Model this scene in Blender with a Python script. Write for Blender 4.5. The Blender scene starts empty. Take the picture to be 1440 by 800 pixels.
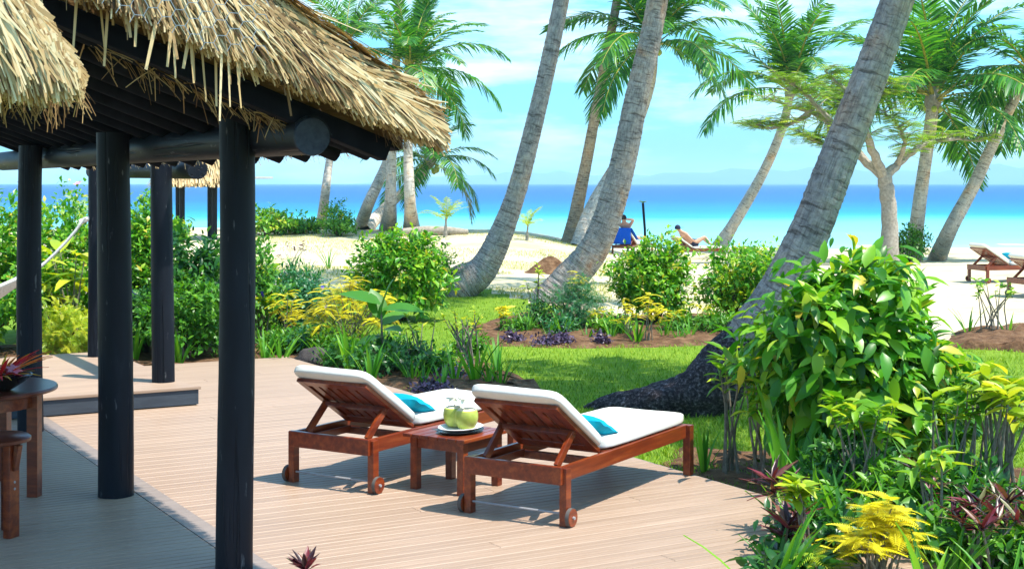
import bpy, bmesh, math, random
import numpy as np
from mathutils import Vector, Matrix

# ------------------------------------------------------------------ camera, sky, sun, exposure
SC = bpy.context.scene
COL = SC.collection
H, F = 2.1, 2000.0                      # eye height (m), focal length in photo pixels (1440 wide)
cd = bpy.data.cameras.new('camera'); cam = bpy.data.objects.new('camera', cd); COL.objects.link(cam)
cam.location = (0, 0, H); cam.rotation_euler = (math.radians(90), 0, 0)
cd.sensor_width = 36; cd.lens = 36 * F / 1440; cd.shift_y = -142 / 1440; cd.clip_end = 60000; cd.clip_start = 0.1
SC.camera = cam
SUN_EL = 65.0
SAZ = Vector((0.90, -0.40, 0)).normalized()
SDIR = Vector((SAZ.x * math.cos(math.radians(SUN_EL)), SAZ.y * math.cos(math.radians(SUN_EL)), math.sin(math.radians(SUN_EL))))
w = bpy.data.worlds.new('World'); SC.world = w; w.use_nodes = True
nt = w.node_tree; nt.nodes.clear()
N = nt.nodes.new; LK = nt.links.new
out = N('ShaderNodeOutputWorld'); bg = N('ShaderNodeBackground'); sky = N('ShaderNodeTexSky')
sky.sky_type = 'NISHITA'; sky.sun_disc = False
sky.sun_elevation = math.radians(SUN_EL); sky.sun_rotation = math.atan2(SAZ.x, SAZ.y)
sky.air_density = 1.0; sky.dust_density = 1.6; sky.ozone_density = 1.0
tint = N('ShaderNodeMix'); tint.data_type = 'RGBA'; tint.blend_type = 'MULTIPLY'; tint.inputs[0].default_value = 1.0
tint.inputs[7].default_value = (0.30, 0.76, 1.04, 1)
LK(sky.outputs[0], tint.inputs[6])
# thin streaky cloud, by direction
tc = N('ShaderNodeTexCoord'); mp = N('ShaderNodeMapping'); mp.inputs['Scale'].default_value = (3.0, 3.0, 16.0)
nz = N('ShaderNodeTexNoise'); nz.inputs['Scale'].default_value = 2.2; nz.inputs['Detail'].default_value = 6; nz.inputs['Roughness'].default_value = 0.62
cr = N('ShaderNodeValToRGB'); cr.color_ramp.elements[0].position = 0.45; cr.color_ramp.elements[1].position = 0.78
cr.color_ramp.elements[1].color = (0.75, 0.75, 0.75, 1)
cmix = N('ShaderNodeMix'); cmix.data_type = 'RGBA'; cmix.inputs[7].default_value = (6.0, 6.6, 6.9, 1)
LK(tc.outputs['Generated'], mp.inputs[0]); LK(mp.outputs[0], nz.inputs[0]); LK(nz.outputs[0], cr.inputs[0])
LK(cr.outputs[0], cmix.inputs[0]); LK(tint.outputs[2], cmix.inputs[6]); LK(cmix.outputs[2], bg.inputs[0])
bg.inputs[1].default_value = 0.15
LK(bg.outputs[0], out.inputs[0])
sl = bpy.data.lights.new('sun', 'SUN'); sun = bpy.data.objects.new('sun', sl); COL.objects.link(sun)
sl.energy = 4.1; sl.angle = math.radians(0.53); sl.color = (1.0, 0.93, 0.82)
sun.rotation_euler = (-SDIR).to_track_quat('-Z', 'Y').to_euler(); sun.location = (20, 10, 40)
vs = SC.view_settings; vs.view_transform = 'Standard'; vs.look = 'None'; vs.exposure = 1.02; vs.gamma = 1; vs.use_curve_mapping = False
SC.cycles.use_denoising = True
SC.cycles.max_bounces = 7; SC.cycles.volume_bounces = 2; SC.cycles.transparent_max_bounces = 6

R = random.Random(7)
rng = np.random.default_rng(11)

# ------------------------------------------------------------------ layout helpers
def sm(a, b, x):
    t = min(1, max(0, (x - a) / (b - a))); return t * t * (3 - 2 * t)
def pl(x, pts):
    if x <= pts[0][0]: return pts[0][1]
    for (a, va), (b, vb) in zip(pts, pts[1:]):
        if x <= b: return va + (vb - va) * sm(a, b, x)
    return pts[-1][1]
LEFTP = [(22, -.12), (34, .08), (50, .42), (54, .36), (66, -1.3), (90, -2.6)]
RIGHTP = [(22, -.12), (31, -.03), (55, -.68), (76, -1.25), (110, -2.6)]
def gz(x, y):
    k = sm(-1, 6, x)
    z = pl(y, LEFTP) * (1 - k) + pl(y, RIGHTP) * k
    if y > 20: z += .05 * math.sin(x * .7 + y * .3) * math.sin(y * .45 - x * .2) * sm(20, 28, y)
    return z
def W(px, py, d):
    return Vector(((px - 720) / F * d, d, H - (py - 258) / F * d))
def G(px, d):
    x = (px - 720) / F * d; return Vector((x, d, gz(x, d)))
def ground(px, py):
    d = 5.0
    while d < 120:
        p = W(px, py, d)
        if p.z <= gz(p.x, d): return Vector((p.x, d, gz(p.x, d)))
        d += .05
    return G(px, 60)
U = Vector((.866, .5, 0)); Vv = Vector((-.5, .866, 0))
def UV(u, v, z=0): return U * u + Vv * v + Vector((0, 0, z))
ANG_U = math.atan2(.5, .866)

# ------------------------------------------------------------------ object helpers
def tag(o, label=None, cat=None, group=None, kind=None):
    if label: o['label'] = label
    if cat: o['category'] = cat
    if group: o['group'] = group
    if kind: o['kind'] = kind
    return o
def empty(name, loc=(0, 0, 0), rz=0, label=None, cat=None, group=None):
    o = bpy.data.objects.new(name, None); COL.objects.link(o); o.location = loc; o.rotation_euler = (0, 0, rz)
    o.empty_display_size = .1
    return tag(o, label, cat, group)
def link(name, me, parent=None, mat=None):
    if mat is not None and not me.materials: me.materials.append(mat)
    o = bpy.data.objects.new(name, me); COL.objects.link(o)
    if parent: o.parent = parent
    return o
def np_mesh(name, V, Q, v=None, mat=None, smooth=True):
    V = np.ascontiguousarray(V, dtype=np.float32); Q = np.ascontiguousarray(Q, dtype=np.int32); k = Q.shape[1]
    me = bpy.data.meshes.new(name)
    me.vertices.add(len(V)); me.vertices.foreach_set('co', V.ravel())
    me.loops.add(Q.size); me.loops.foreach_set('vertex_index', Q.ravel())
    me.polygons.add(len(Q)); me.polygons.foreach_set('loop_start', np.arange(0, Q.size, k, dtype=np.int32))
    if smooth: me.polygons.foreach_set('use_smooth', np.ones(len(Q), dtype=bool))
    me.update(calc_edges=True)
    if v is not None:
        a = me.attributes.new('v', 'FLOAT', 'POINT'); a.data.foreach_set('value', np.ascontiguousarray(v, dtype=np.float32))
    if mat: me.materials.append(mat)
    return me
class MB:
    def __init__(s): s.v = []; s.f = []
    def box(s, c, size, M=None):
        c = Vector(c); n = len(s.v); hx, hy, hz = (a / 2 for a in size)
        for x in (-hx, hx):
            for y in (-hy, hy):
                for z in (-hz, hz):
                    p = Vector((x, y, z)); s.v.append(c + (M @ p if M else p))
        s.f += [[n + i for i in q] for q in ((0, 1, 3, 2), (4, 6, 7, 5), (0, 4, 5, 1), (2, 3, 7, 6), (0, 2, 6, 4), (1, 5, 7, 3))]
        return s
    def bar(s, a, b, wd, ht, up=Vector((0, 0, 1))):
        a = Vector(a); b = Vector(b); x = (b - a).normalized(); y = up.cross(x)
        if y.length < 1e-4: y = Vector((0, 1, 0))
        y.normalize(); z = x.cross(y); M = Matrix((x, y, z)).transposed()
        return s.box((a + b) / 2, ((b - a).length, wd, ht), M)
    def tube(s, pts, rad, n=10, caps=True):
        pts = [Vector(p) for p in pts]; base = len(s.v)
        if not hasattr(rad, '__len__'): rad = [rad] * len(pts)
        ref = None
        for i, p in enumerate(pts):
            t = (pts[min(i + 1, len(pts) - 1)] - pts[max(i - 1, 0)]).normalized()
            if ref is None: ref = Vector((1, 0, 0)) if abs(t.x) < .8 else Vector((0, 1, 0))
            a = (ref - t * ref.dot(t)).normalized(); b = t.cross(a); ref = a
            for k in range(n):
                th = 2 * math.pi * k / n; s.v.append(p + (a * math.cos(th) + b * math.sin(th)) * rad[i])
        for i in range(len(pts) - 1):
            for k in range(n):
                k2 = (k + 1) % n; s.f.append([base + i * n + k, base + i * n + k2, base + (i + 1) * n + k2, base + (i + 1) * n + k])
        if caps:
            s.f.append([base + k for k in range(n)][::-1]); s.f.append([base + (len(pts) - 1) * n + k for k in range(n)])
        return s
    def lathe(s, c, prof, n=20):
        c = Vector(c); base = len(s.v)
        for r, z in prof:
            for k in range(n):
                th = 2 * math.pi * k / n; s.v.append(c + Vector((r * math.cos(th), r * math.sin(th), z)))
        for i in range(len(prof) - 1):
            for k in range(n):
                k2 = (k + 1) % n; s.f.append([base + i * n + k, base + i * n + k2, base + (i + 1) * n + k2, base + (i + 1) * n + k])
        s.f.append([base + k for k in range(n)][::-1]); s.f.append([base + (len(prof) - 1) * n + k for k in range(n)])
        return s
    def prism(s, poly, ext):
        n = len(s.v); m = len(poly); ext = Vector(ext)
        s.v += [Vector(p) for p in poly] + [Vector(p) + ext for p in poly]
        s.f.append([n + i for i in range(m)][::-1]); s.f.append([n + m + i for i in range(m)])
        for i in range(m): s.f.append([n + i, n + (i + 1) % m, n + m + (i + 1) % m, n + m + i])
        return s
    def mesh(s, name, mat=None, smooth=False, bevel=0, seg=2):
        me = bpy.data.meshes.new(name)
        if bevel:
            bm = bmesh.new(); vv = [bm.verts.new(p) for p in s.v]
            for f in s.f: bm.faces.new([vv[i] for i in f])
            bmesh.ops.recalc_face_normals(bm, faces=bm.faces)
            bmesh.ops.bevel(bm, geom=bm.edges[:], offset=bevel, segments=seg, affect='EDGES', profile=.6)
            bm.to_mesh(me); bm.free()
        else:
            me.from_pydata([tuple(p) for p in s.v], [], s.f)
            bm = bmesh.new(); bm.from_mesh(me); bmesh.ops.recalc_face_normals(bm, faces=bm.faces); bm.to_mesh(me); bm.free()
        if smooth:
            me.polygons.foreach_set('use_smooth', [True] * len(me.polygons))
            if smooth != 'all': me.set_sharp_from_angle(angle=math.radians(40))
        if mat: me.materials.append(mat)
        return me
    def build(s, name, mat, parent=None, smooth=False, bevel=0, seg=2):
        return link(name, s.mesh(name, mat, smooth, bevel, seg), parent)

# ------------------------------------------------------------------ materials
def ramp(nt_, els):
    r = nt_.nodes.new('ShaderNodeValToRGB'); e = r.color_ramp.elements
    while len(e) < len(els): e.new(.5)
    for k, (p, c) in enumerate(els): e[k].position = p; e[k].color = (*c, 1)
    return r
def base_mat(name, rough=.6, spec=.4):
    m = bpy.data.materials.new(name); m.use_nodes = True; n = m.node_tree
    p = n.nodes['Principled BSDF']; p.inputs['Roughness'].default_value = rough; p.inputs['Specular IOR Level'].default_value = spec
    return m, n, p
def noise_mat(name, els, scale=(5, 5, 5), nscale=1.0, detail=6, rough=.6, spec=.4, bump=0, bdist=.01, coat=0, rr=None, objrand=0, coord='Object', two=None):
    m, n, p = base_mat(name, rough, spec); L = n.links.new
    tc = n.nodes.new('ShaderNodeTexCoord'); mp = n.nodes.new('ShaderNodeMapping'); mp.inputs['Scale'].default_value = scale
    nz = n.nodes.new('ShaderNodeTexNoise'); nz.inputs['Scale'].default_value = nscale; nz.inputs['Detail'].default_value = detail; nz.inputs['Roughness'].default_value = .62
    L(tc.outputs[coord], mp.inputs[0])
    if objrand:
        oi = n.nodes.new('ShaderNodeObjectInfo'); va = n.nodes.new('ShaderNodeVectorMath'); va.operation = 'SCALE'; va.inputs[0].default_value = (37, 53, 71)
        L(oi.outputs['Random'], va.inputs['Scale']); L(va.outputs[0], mp.inputs['Location'])
    L(mp.outputs[0], nz.inputs[0])
    r = ramp(n, els); L(nz.outputs[0], r.inputs[0]); colo = r.outputs[0]
    if two:      # (scale, els2, factor) a second, larger pattern multiplied in
        nz2 = n.nodes.new('ShaderNodeTexNoise'); nz2.inputs['Scale'].default_value = two[0]; nz2.inputs['Detail'].default_value = 4
        L(tc.outputs[coord], nz2.inputs[0]); r2 = ramp(n, two[1]); L(nz2.outputs[0], r2.inputs[0])
        mx = n.nodes.new('ShaderNodeMix'); mx.data_type = 'RGBA'; mx.blend_type = 'MULTIPLY'; mx.inputs[0].default_value = two[2]
        L(colo, mx.inputs[6]); L(r2.outputs[0], mx.inputs[7]); colo = mx.outputs[2]
    if objrand:
        hv = n.nodes.new('ShaderNodeHueSaturation'); mr = n.nodes.new('ShaderNodeMapRange'); mr.inputs[3].default_value = 1 - objrand; mr.inputs[4].default_value = 1 + objrand
        L(oi.outputs['Random'], mr.inputs[0]); L(mr.outputs[0], hv.inputs['Value']); L(colo, hv.inputs['Color']); colo = hv.outputs[0]
    L(colo, p.inputs['Base Color'])
    if rr:
        mr2 = n.nodes.new('ShaderNodeMapRange'); mr2.inputs[3].default_value = rr[0]; mr2.inputs[4].default_value = rr[1]
        L(nz.outputs[0], mr2.inputs[0]); L(mr2.outputs[0], p.inputs['Roughness'])
    if bump:
        b = n.nodes.new('ShaderNodeBump'); b.inputs['Strength'].default_value = bump; b.inputs['Distance'].default_value = bdist
        L(nz.outputs[0], b.inputs['Height']); L(b.outputs[0], p.inputs['Normal'])
    if coat: p.inputs['Coat Weight'].default_value = coat; p.inputs['Coat Roughness'].default_value = .15
    return m
def leaf_mat(name, els, rough=.42, trans=.35, spec=.45, tr_gain=1.5):
    m, n, p = base_mat(name, rough, spec); L = n.links.new
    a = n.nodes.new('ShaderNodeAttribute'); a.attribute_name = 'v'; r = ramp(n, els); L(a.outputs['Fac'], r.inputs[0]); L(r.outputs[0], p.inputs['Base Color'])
    t = n.nodes.new('ShaderNodeBsdfTranslucent'); g = n.nodes.new('ShaderNodeMix'); g.data_type = 'RGBA'; g.blend_type = 'MULTIPLY'; g.inputs[0].default_value = 1
    g.inputs[7].default_value = (tr_gain * 1.1, tr_gain, tr_gain * .45, 1); L(r.outputs[0], g.inputs[6]); L(g.outputs[2], t.inputs[0])
    mx = n.nodes.new('ShaderNodeMixShader'); mx.inputs[0].default_value = trans
    L(p.outputs[0], mx.inputs[1]); L(t.outputs[0], mx.inputs[2]); L(mx.outputs[0], n.nodes['Material Output'].inputs[0])
    return m
def plain(name, c, rough=.5, spec=.4, var=.15, sc=12, bump=0, coat=0):
    return noise_mat(name, [(.25, tuple(x * (1 - var) for x in c)), (.75, tuple(min(1, x * (1 + var)) for x in c))], (sc, sc, sc), rough=rough, spec=spec, bump=bump, coat=coat)

M = {}
M['deck'] = noise_mat('deck_composite', [(.2, (.29, .195, .135)), (.5, (.37, .255, .18)), (.8, (.43, .31, .228))], (1.2, 30, 30), rough=.5, spec=.35, bump=.12, bdist=.003, objrand=.055, rr=(.36, .6), two=(.55, [(.3, (.8, .78, .77)), (.65, (1, 1, 1))], .7))
M['deck_trim'] = noise_mat('deck_trim', [(.2, (.19, .15, .13)), (.8, (.29, .235, .20))], (2, 30, 30), rough=.5, bump=.1, objrand=.08)
M['fascia'] = noise_mat('dark_fascia', [(.2, (.025, .035, .05)), (.8, (.055, .07, .09))], (2, 14, 14), rough=.55, bump=.2)
M['under'] = plain('deck_underside', (.03, .025, .02), rough=.9)
M['post'] = noise_mat('charcoal_paint', [(.2, (.004, .006, .011)), (.6, (.008, .012, .021)), (.85, (.02, .026, .038))], (9, 9, 2.2), rough=.42, spec=.25, bump=.35, bdist=.006, rr=(.36, .6), objrand=.15)
def weathered_post():
    m = noise_mat('charcoal_paint', [(.2, (.005, .006, .010)), (.6, (.009, .012, .019)), (.85, (.022, .027, .036))], (9, 9, 2.2), rough=.45, spec=.16, bump=.35, bdist=.006, rr=(.4, .62), objrand=.15)
    n = m.node_tree; L = n.links.new; p = n.nodes['Principled BSDF']; tc = n.nodes.new('ShaderNodeTexCoord')
    def nz(sc, det):
        mp = n.nodes.new('ShaderNodeMapping'); mp.inputs['Scale'].default_value = sc; L(tc.outputs['Object'], mp.inputs[0]); z = n.nodes.new('ShaderNodeTexNoise'); z.inputs['Scale'].default_value = 1; z.inputs['Detail'].default_value = det; L(mp.outputs[0], z.inputs[0]); return z
    src = p.inputs['Base Color'].links[0].from_socket
    sc = ramp(n, [(.66, (0, 0, 0)), (.72, (1, 1, 1))]); L(nz((30, 30, 7), 8).outputs[0], sc.inputs[0]); x = n.nodes.new('ShaderNodeMix'); x.data_type = 'RGBA'; x.inputs[7].default_value = (.085, .09, .10, 1); L(sc.outputs[0], x.inputs[0]); L(src, x.inputs[6]); L(x.outputs[2], p.inputs['Base Color'])
    ck = ramp(n, [(.35, (0, 0, 0)), (.42, (1, 1, 1))]); L(nz((22, 22, .9), 3).outputs[0], ck.inputs[0]); b0 = p.inputs['Normal'].links[0].from_node
    b = n.nodes.new('ShaderNodeBump'); b.inputs['Strength'].default_value = .9; b.inputs['Distance'].default_value = .012; L(ck.outputs[0], b.inputs['Height']); L(b0.outputs[0], b.inputs['Normal']); L(b.outputs[0], p.inputs['Normal'])
    return m
M['post'] = weathered_post()
M['char'] = noise_mat('charred_timber', [(.2, (.004, .005, .009)), (.85, (.014, .017, .025))], (9, 9, 2.2), rough=.85, spec=.08, bump=.3, bdist=.006)
M['redwood'] = noise_mat('oiled_red_wood', [(.2, (.065, .007, .003)), (.5, (.175, .026, .006)), (.8, (.34, .075, .014))], (2.2, 26, 26), rough=.34, spec=.5, bump=.06, bdist=.002, coat=.25, objrand=.2)
M['darkwood'] = noise_mat('dark_red_wood', [(.2, (.06, .012, .006)), (.8, (.19, .045, .022))], (3, 22, 22), rough=.32, spec=.4, coat=.12, objrand=.1)
M['canvas'] = noise_mat('cream_canvas', [(.2, (.68, .66, .59)), (.8, (.78, .765, .71))], (7, 11, 7), rough=.88, spec=.12, bump=.35, bdist=.012)
M['teal'] = plain('teal_fabric', (.0, .27, .40), rough=.8, spec=.15, sc=40, bump=.15)
M['blue'] = plain('blue_towel', (.01, .10, .55), rough=.9, spec=.1, sc=30, bump=.2)
M['rubber'] = plain('grey_wheel', (.10, .085, .075), rough=.7)
M['steel'] = plain('dull_steel', (.32, .32, .33), rough=.35)
M['white'] = plain('white_glaze', (.82, .82, .80), rough=.2, var=.03)
M['black'] = plain('black_lacquer', (.012, .012, .014), rough=.25)
M['coco'] = noise_mat('green_coconut', [(.25, (.26, .36, .04)), (.5, (.46, .52, .09)), (.75, (.66, .60, .28))], (9, 9, 9), rough=.4)
M['cocoflesh'] = plain('coconut_flesh', (.70, .66, .48), rough=.6)
M['petal_white'] = plain('cream_petal', (.82, .78, .6), rough=.6, var=.08)
M['petal_red'] = plain('red_petal', (.55, .02, .04), rough=.5)
M['petal_pink'] = plain('pink_petal', (.75, .28, .36), rough=.6)
M['petal_purple'] = plain('violet_petal', (.10, .05, .42), rough=.6)
M['sand'] = noise_mat('sand', [(.25, (.47, .385, .25)), (.5, (.58, .495, .35)), (.8, (.66, .585, .44))], (3, 3, 3), rough=.95, spec=.1, bump=.6, bdist=.04, two=(.22, [(.42, (1, 1, 1)), (.6, (.92, .93, .72)), (.7, (.62, .74, .38))], .8))
M['soil'] = noise_mat('soil', [(.25, (.05, .027, .015)), (.5, (.14, .075, .04)), (.8, (.27, .165, .09))], (7, 7, 7), detail=9, rough=.95, spec=.1, bump=1, bdist=.06)
M['lawn'] = noise_mat('lawn_turf', [(.2, (.07, .135, .010)), (.5, (.15, .25, .018)), (.8, (.25, .33, .04))], (9, 9, 9), detail=8, rough=.9, spec=.1, bump=.8, bdist=.03, two=(.5, [(.3, (.72, .8, .7)), (.62, (1, 1, 1)), (.8, (1.25, 1.1, .9))], .8))
M['stone'] = noise_mat('dark_stone', [(.25, (.02, .016, .016)), (.8, (.09, .075, .07))], (8, 8, 8), rough=.85, bump=.8, bdist=.03)
M['bark'] = noise_mat('branch_bark', [(.25, (.19, .16, .13)), (.8, (.46, .41, .34))], (12, 12, 12), rough=.9, bump=.6, bdist=.01)
M['stem'] = noise_mat('plant_stem', [(.25, (.09, .075, .05)), (.8, (.30, .27, .21))], (30, 30, 30), rough=.9)
M['stemdark'] = noise_mat('dark_twig', [(.25, (.025, .02, .012)), (.8, (.09, .075, .05))], (20, 20, 20), rough=.9)
M['skin'] = plain('skin', (.55, .30, .20), rough=.55, var=.06)
M['hair'] = plain('dark_hair', (.02, .014, .012), rough=.6)
M['navy'] = plain('navy_cloth', (.012, .016, .05), rough=.8)
M['hill'] = noise_mat('forested_hill', [(.3, (.03, .06, .05)), (.7, (.06, .09, .06))], (.004, .004, .004), rough=.95, spec=.05)
M['straw'] = leaf_mat('straw', [(0, (.045, .024, .010)), (.25, (.20, .115, .048)), (.45, (.42, .275, .125)), (.65, (.60, .42, .19)), (1, (.82, .67, .40))], rough=.6, trans=.08, spec=.25, tr_gain=1.0)
M['straw_core'] = noise_mat('thatch_core', [(.3, (.05, .03, .014)), (.7, (.19, .115, .05))], (3, 40, 12), rough=.95, spec=.1, bump=.8, bdist=.03)
M['wire'] = plain('wire', (.22, .27, .30), rough=.4)
M['hammock'] = noise_mat('hammock_cotton', [(.3, (.52, .50, .46)), (.7, (.74, .72, .68))], (40, 40, 40), rough=.9, bump=.3)
M['boardw'] = plain('pale_board', (.45, .45, .43), rough=.7)
G3 = lambda a, b, c: [(0, a), (.5, b), (1, c)]
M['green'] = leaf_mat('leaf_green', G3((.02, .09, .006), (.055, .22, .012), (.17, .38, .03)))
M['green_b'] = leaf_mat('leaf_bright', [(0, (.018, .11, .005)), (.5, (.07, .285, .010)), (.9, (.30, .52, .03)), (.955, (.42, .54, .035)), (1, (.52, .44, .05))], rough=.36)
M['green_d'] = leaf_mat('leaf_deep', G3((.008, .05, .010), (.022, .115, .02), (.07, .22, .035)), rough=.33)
M['teal_g'] = leaf_mat('leaf_bluegreen', G3((.012, .075, .03), (.03, .165, .06), (.085, .28, .10)))
M['yell'] = leaf_mat('leaf_yellow', G3((.46, .42, .006), (.72, .64, .008), (.88, .80, .04)), rough=.5, trans=.3, tr_gain=1.15)
M['yg'] = leaf_mat('leaf_yellowgreen', G3((.11, .25, .010), (.30, .44, .018), (.62, .62, .045)), rough=.42)
M['lime'] = leaf_mat('leaf_lime', G3((.05, .19, .008), (.15, .36, .014), (.46, .56, .04)), rough=.4)
M['strapm'] = leaf_mat('leaf_strap', G3((.025, .13, .006), (.07, .29, .012), (.20, .45, .03)), rough=.38)
M['plum'] = leaf_mat('leaf_plum', [(0, (.02, .008, .012)), (.4, (.07, .014, .022)), (.75, (.20, .03, .045)), (1, (.16, .20, .06))], rough=.35, trans=.2)
M['purp'] = leaf_mat('leaf_purple', G3((.018, .01, .03), (.05, .028, .075), (.13, .085, .16)), rough=.4, trans=.15)
M['frond'] = leaf_mat('palm_leaflet', [(0, (.008, .065, .016)), (.45, (.03, .17, .018)), (.8, (.12, .34, .022)), (.92, (.40, .48, .05)), (1, (.52, .44, .13))], rough=.4, trans=.38, spec=.4)
M['frond_old'] = leaf_mat('palm_leaflet_old', [(0, (.09, .10, .02)), (.5, (.22, .20, .05)), (1, (.45, .36, .14))], rough=.5, trans=.3)
M['feath'] = leaf_mat('feathery_leaflet', G3((.08, .20, .012), (.20, .37, .02), (.40, .52, .06)), rough=.5)
M['grass'] = leaf_mat('grass_blade', G3((.06, .15, .008), (.16, .30, .018), (.33, .43, .05)), rough=.6, trans=.3, spec=.2)
M['drygrass'] = leaf_mat('dry_grass_blade', G3((.15, .20, .04), (.30, .33, .08), (.5, .47, .18)), rough=.7, trans=.3, spec=.2)
M['bromel'] = leaf_mat('flower_spike', G3((.50, .012, .03), (.85, .03, .05), (.75, .62, .05)), rough=.45)

def palm_bark(name, els):
    m, n, p = base_mat(name, .9, .12); L = n.links.new
    at = n.nodes.new('ShaderNodeAttribute'); at.attribute_name = 'tp'
    def nz(scale, sc=1.0, det=6, rg=.6):
        mp = n.nodes.new('ShaderNodeMapping'); mp.inputs['Scale'].default_value = scale; L(at.outputs['Vector'], mp.inputs[0])
        z = n.nodes.new('ShaderNodeTexNoise'); z.inputs['Scale'].default_value = sc; z.inputs['Detail'].default_value = det; z.inputs['Roughness'].default_value = rg; L(mp.outputs[0], z.inputs[0]); return z.outputs[0]
    def mul(a, b, f):
        x = n.nodes.new('ShaderNodeMix'); x.data_type = 'RGBA'; x.blend_type = 'MULTIPLY'; x.inputs[0].default_value = f; L(a, x.inputs[6]); L(b, x.inputs[7]); return x.outputs[2]
    fine = nz((16, 16, 16), det=9, rg=.7); ring = nz((3.5, 3.5, 24), det=4); fib = nz((55, 55, 5), det=4); blot = nz((2.6, 2.6, 1.8), det=5)
    r = ramp(n, els); L(fine, r.inputs[0]); c = r.outputs[0]
    r1 = ramp(n, [(.36, (.34, .31, .30)), (.45, (.92, .9, .9)), (.6, (1, 1, 1)), (.72, (1.12, 1.1, 1.06))]); L(ring, r1.inputs[0]); c = mul(c, r1.outputs[0], .85)
    r2 = ramp(n, [(.36, (.55, .52, .5)), (.5, (1, 1, 1)), (.7, (1.08, 1.06, 1.02))]); L(fib, r2.inputs[0]); c = mul(c, r2.outputs[0], .7)
    r3 = ramp(n, [(.36, (.72, .76, .80)), (.52, (1, 1, 1)), (.64, (1.1, .95, .82)), (.72, (1.2, .78, .55))]); L(blot, r3.inputs[0]); c = mul(c, r3.outputs[0], .9)
    L(c, p.inputs['Base Color'])
    ad = n.nodes.new('ShaderNodeMath'); ad.operation = 'ADD'; L(ring, ad.inputs[0]); L(fib, ad.inputs[1])
    b = n.nodes.new('ShaderNodeBump'); b.inputs['Strength'].default_value = .8; b.inputs['Distance'].default_value = .025; L(ad.outputs[0], b.inputs['Height']); L(b.outputs[0], p.inputs['Normal'])
    return m
M['palm_grey'] = palm_bark('palm_bark_grey', [(.25, (.19, .165, .155)), (.5, (.40, .355, .32)), (.75, (.60, .535, .46))])
M['palm_tan'] = palm_bark('palm_bark_tan', [(.25, (.24, .18, .12)), (.5, (.44, .35, .25)), (.8, (.60, .51, .39))])
M['palm_pale'] = palm_bark('palm_bark_pale', [(.25, (.36, .31, .26)), (.45, (.60, .54, .46)), (.8, (.76, .71, .63))])
M['palm_root'] = noise_mat('palm_root_mat', [(.3, (.012, .010, .012)), (.5, (.045, .036, .040)), (.62, (.13, .11, .12)), (.74, (.42, .39, .40))], (34, 34, 34), detail=8, rough=.9, spec=.15, bump=1, bdist=.03)

# ------------------------------------------------------------------ leaf geometry (all quads)
def leaf_t(wd=.3, nseg=3, curve=.25, fold=.08, power=.8):
    V = []; Q = []
    for i in range(nseg + 1):
        t = i / nseg; hw = wd / 2 * max(.04, math.sin(math.pi * min(1, t ** power)) ** .8 if 0 < t < 1 else .04)
        z = -curve * t * t
        V += [(t, -hw, z + fold * hw / (wd / 2)), (t, 0, z), (t, hw, z + fold * hw / (wd / 2))]
    for i in range(nseg):
        a = i * 3; Q += [(a, a + 3, a + 4, a + 1), (a + 1, a + 4, a + 5, a + 2)]
    return np.array(V), np.array(Q)
def small_t(wd=.45, curve=.15):
    V = [(0, -.04, 0), (0, .04, 0), (.45, -wd / 2, .03), (.45, wd / 2, .03), (1, -.03, -curve), (1, .03, -curve)]
    return np.array(V), np.array([(0, 2, 3, 1), (2, 4, 5, 3)])
def strap_t(wd=.06, nseg=5, curve=.35, fold=.01):
    V = []; Q = []
    x = z = 0; ang = 0
    for i in range(nseg + 1):
        t = i / nseg; hw = wd / 2 * (.75 + .5 * t if t < .5 else max(.05, (1 - t) * 2)) * (1 if t < .5 else 1.0)
        V += [(x, -hw, z + fold), (x, 0, z), (x, hw, z + fold)]
        ang = -curve * (t + .3) ** 1.6 * 1.2
        x += math.cos(ang) / nseg; z += math.sin(ang) / nseg
    for i in range(nseg):
        a = i * 3; Q += [(a, a + 3, a + 4, a + 1), (a + 1, a + 4, a + 5, a + 2)]
    return np.array(V), np.array(Q)
def feather_t(n=9, lw=.035, ll=.30, droop=.35, flat=1.0):
    V = []; Q = []; pts = []
    for i in range(7):
        t = i / 6; pts.append(np.array((t, 0, -droop * t * t)))
    for i in range(6):
        a, b = pts[i], pts[i + 1]; k = len(V); hw = .012
        V += [a + (0, -hw, 0), a + (0, hw, 0), b + (0, -hw, 0), b + (0, hw, 0)]; Q.append((k, k + 2, k + 3, k + 1))
    for i in range(n):
        t = .12 + .86 * i / (n - 1); p = np.array((t, 0, -droop * t * t)); l = ll * (math.sin(math.pi * (.16 + .76 * t)) ** .7)
        for s in (-1, 1):
            d = np.array((.55, s * .85, -.25 * (1 if flat else 1.6))); d /= np.linalg.norm(d); e = np.array((.8, -s * .5, 0)) * lw / 2; tip = p + d * l + (0, 0, -.06 * ll); mid = p + d * l * .5
            k = len(V); V += [p - e * .5, p + e * .5, mid - e, mid + e, tip - e * .15, tip + e * .15]; Q += [(k, k + 2, k + 3, k + 1), (k + 2, k + 4, k + 5, k + 3)]
    return np.array(V), np.array(Q)
def nrm(a): return a / np.maximum(1e-9, np.linalg.norm(a, axis=-1, keepdims=True))
def frames(D, Up):
    X = nrm(D); Z = Up - (Up * X).sum(1, keepdims=True) * X; Z = nrm(Z); Y = np.cross(Z, X)
    return np.stack([X, Y, Z], axis=2)
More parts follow.
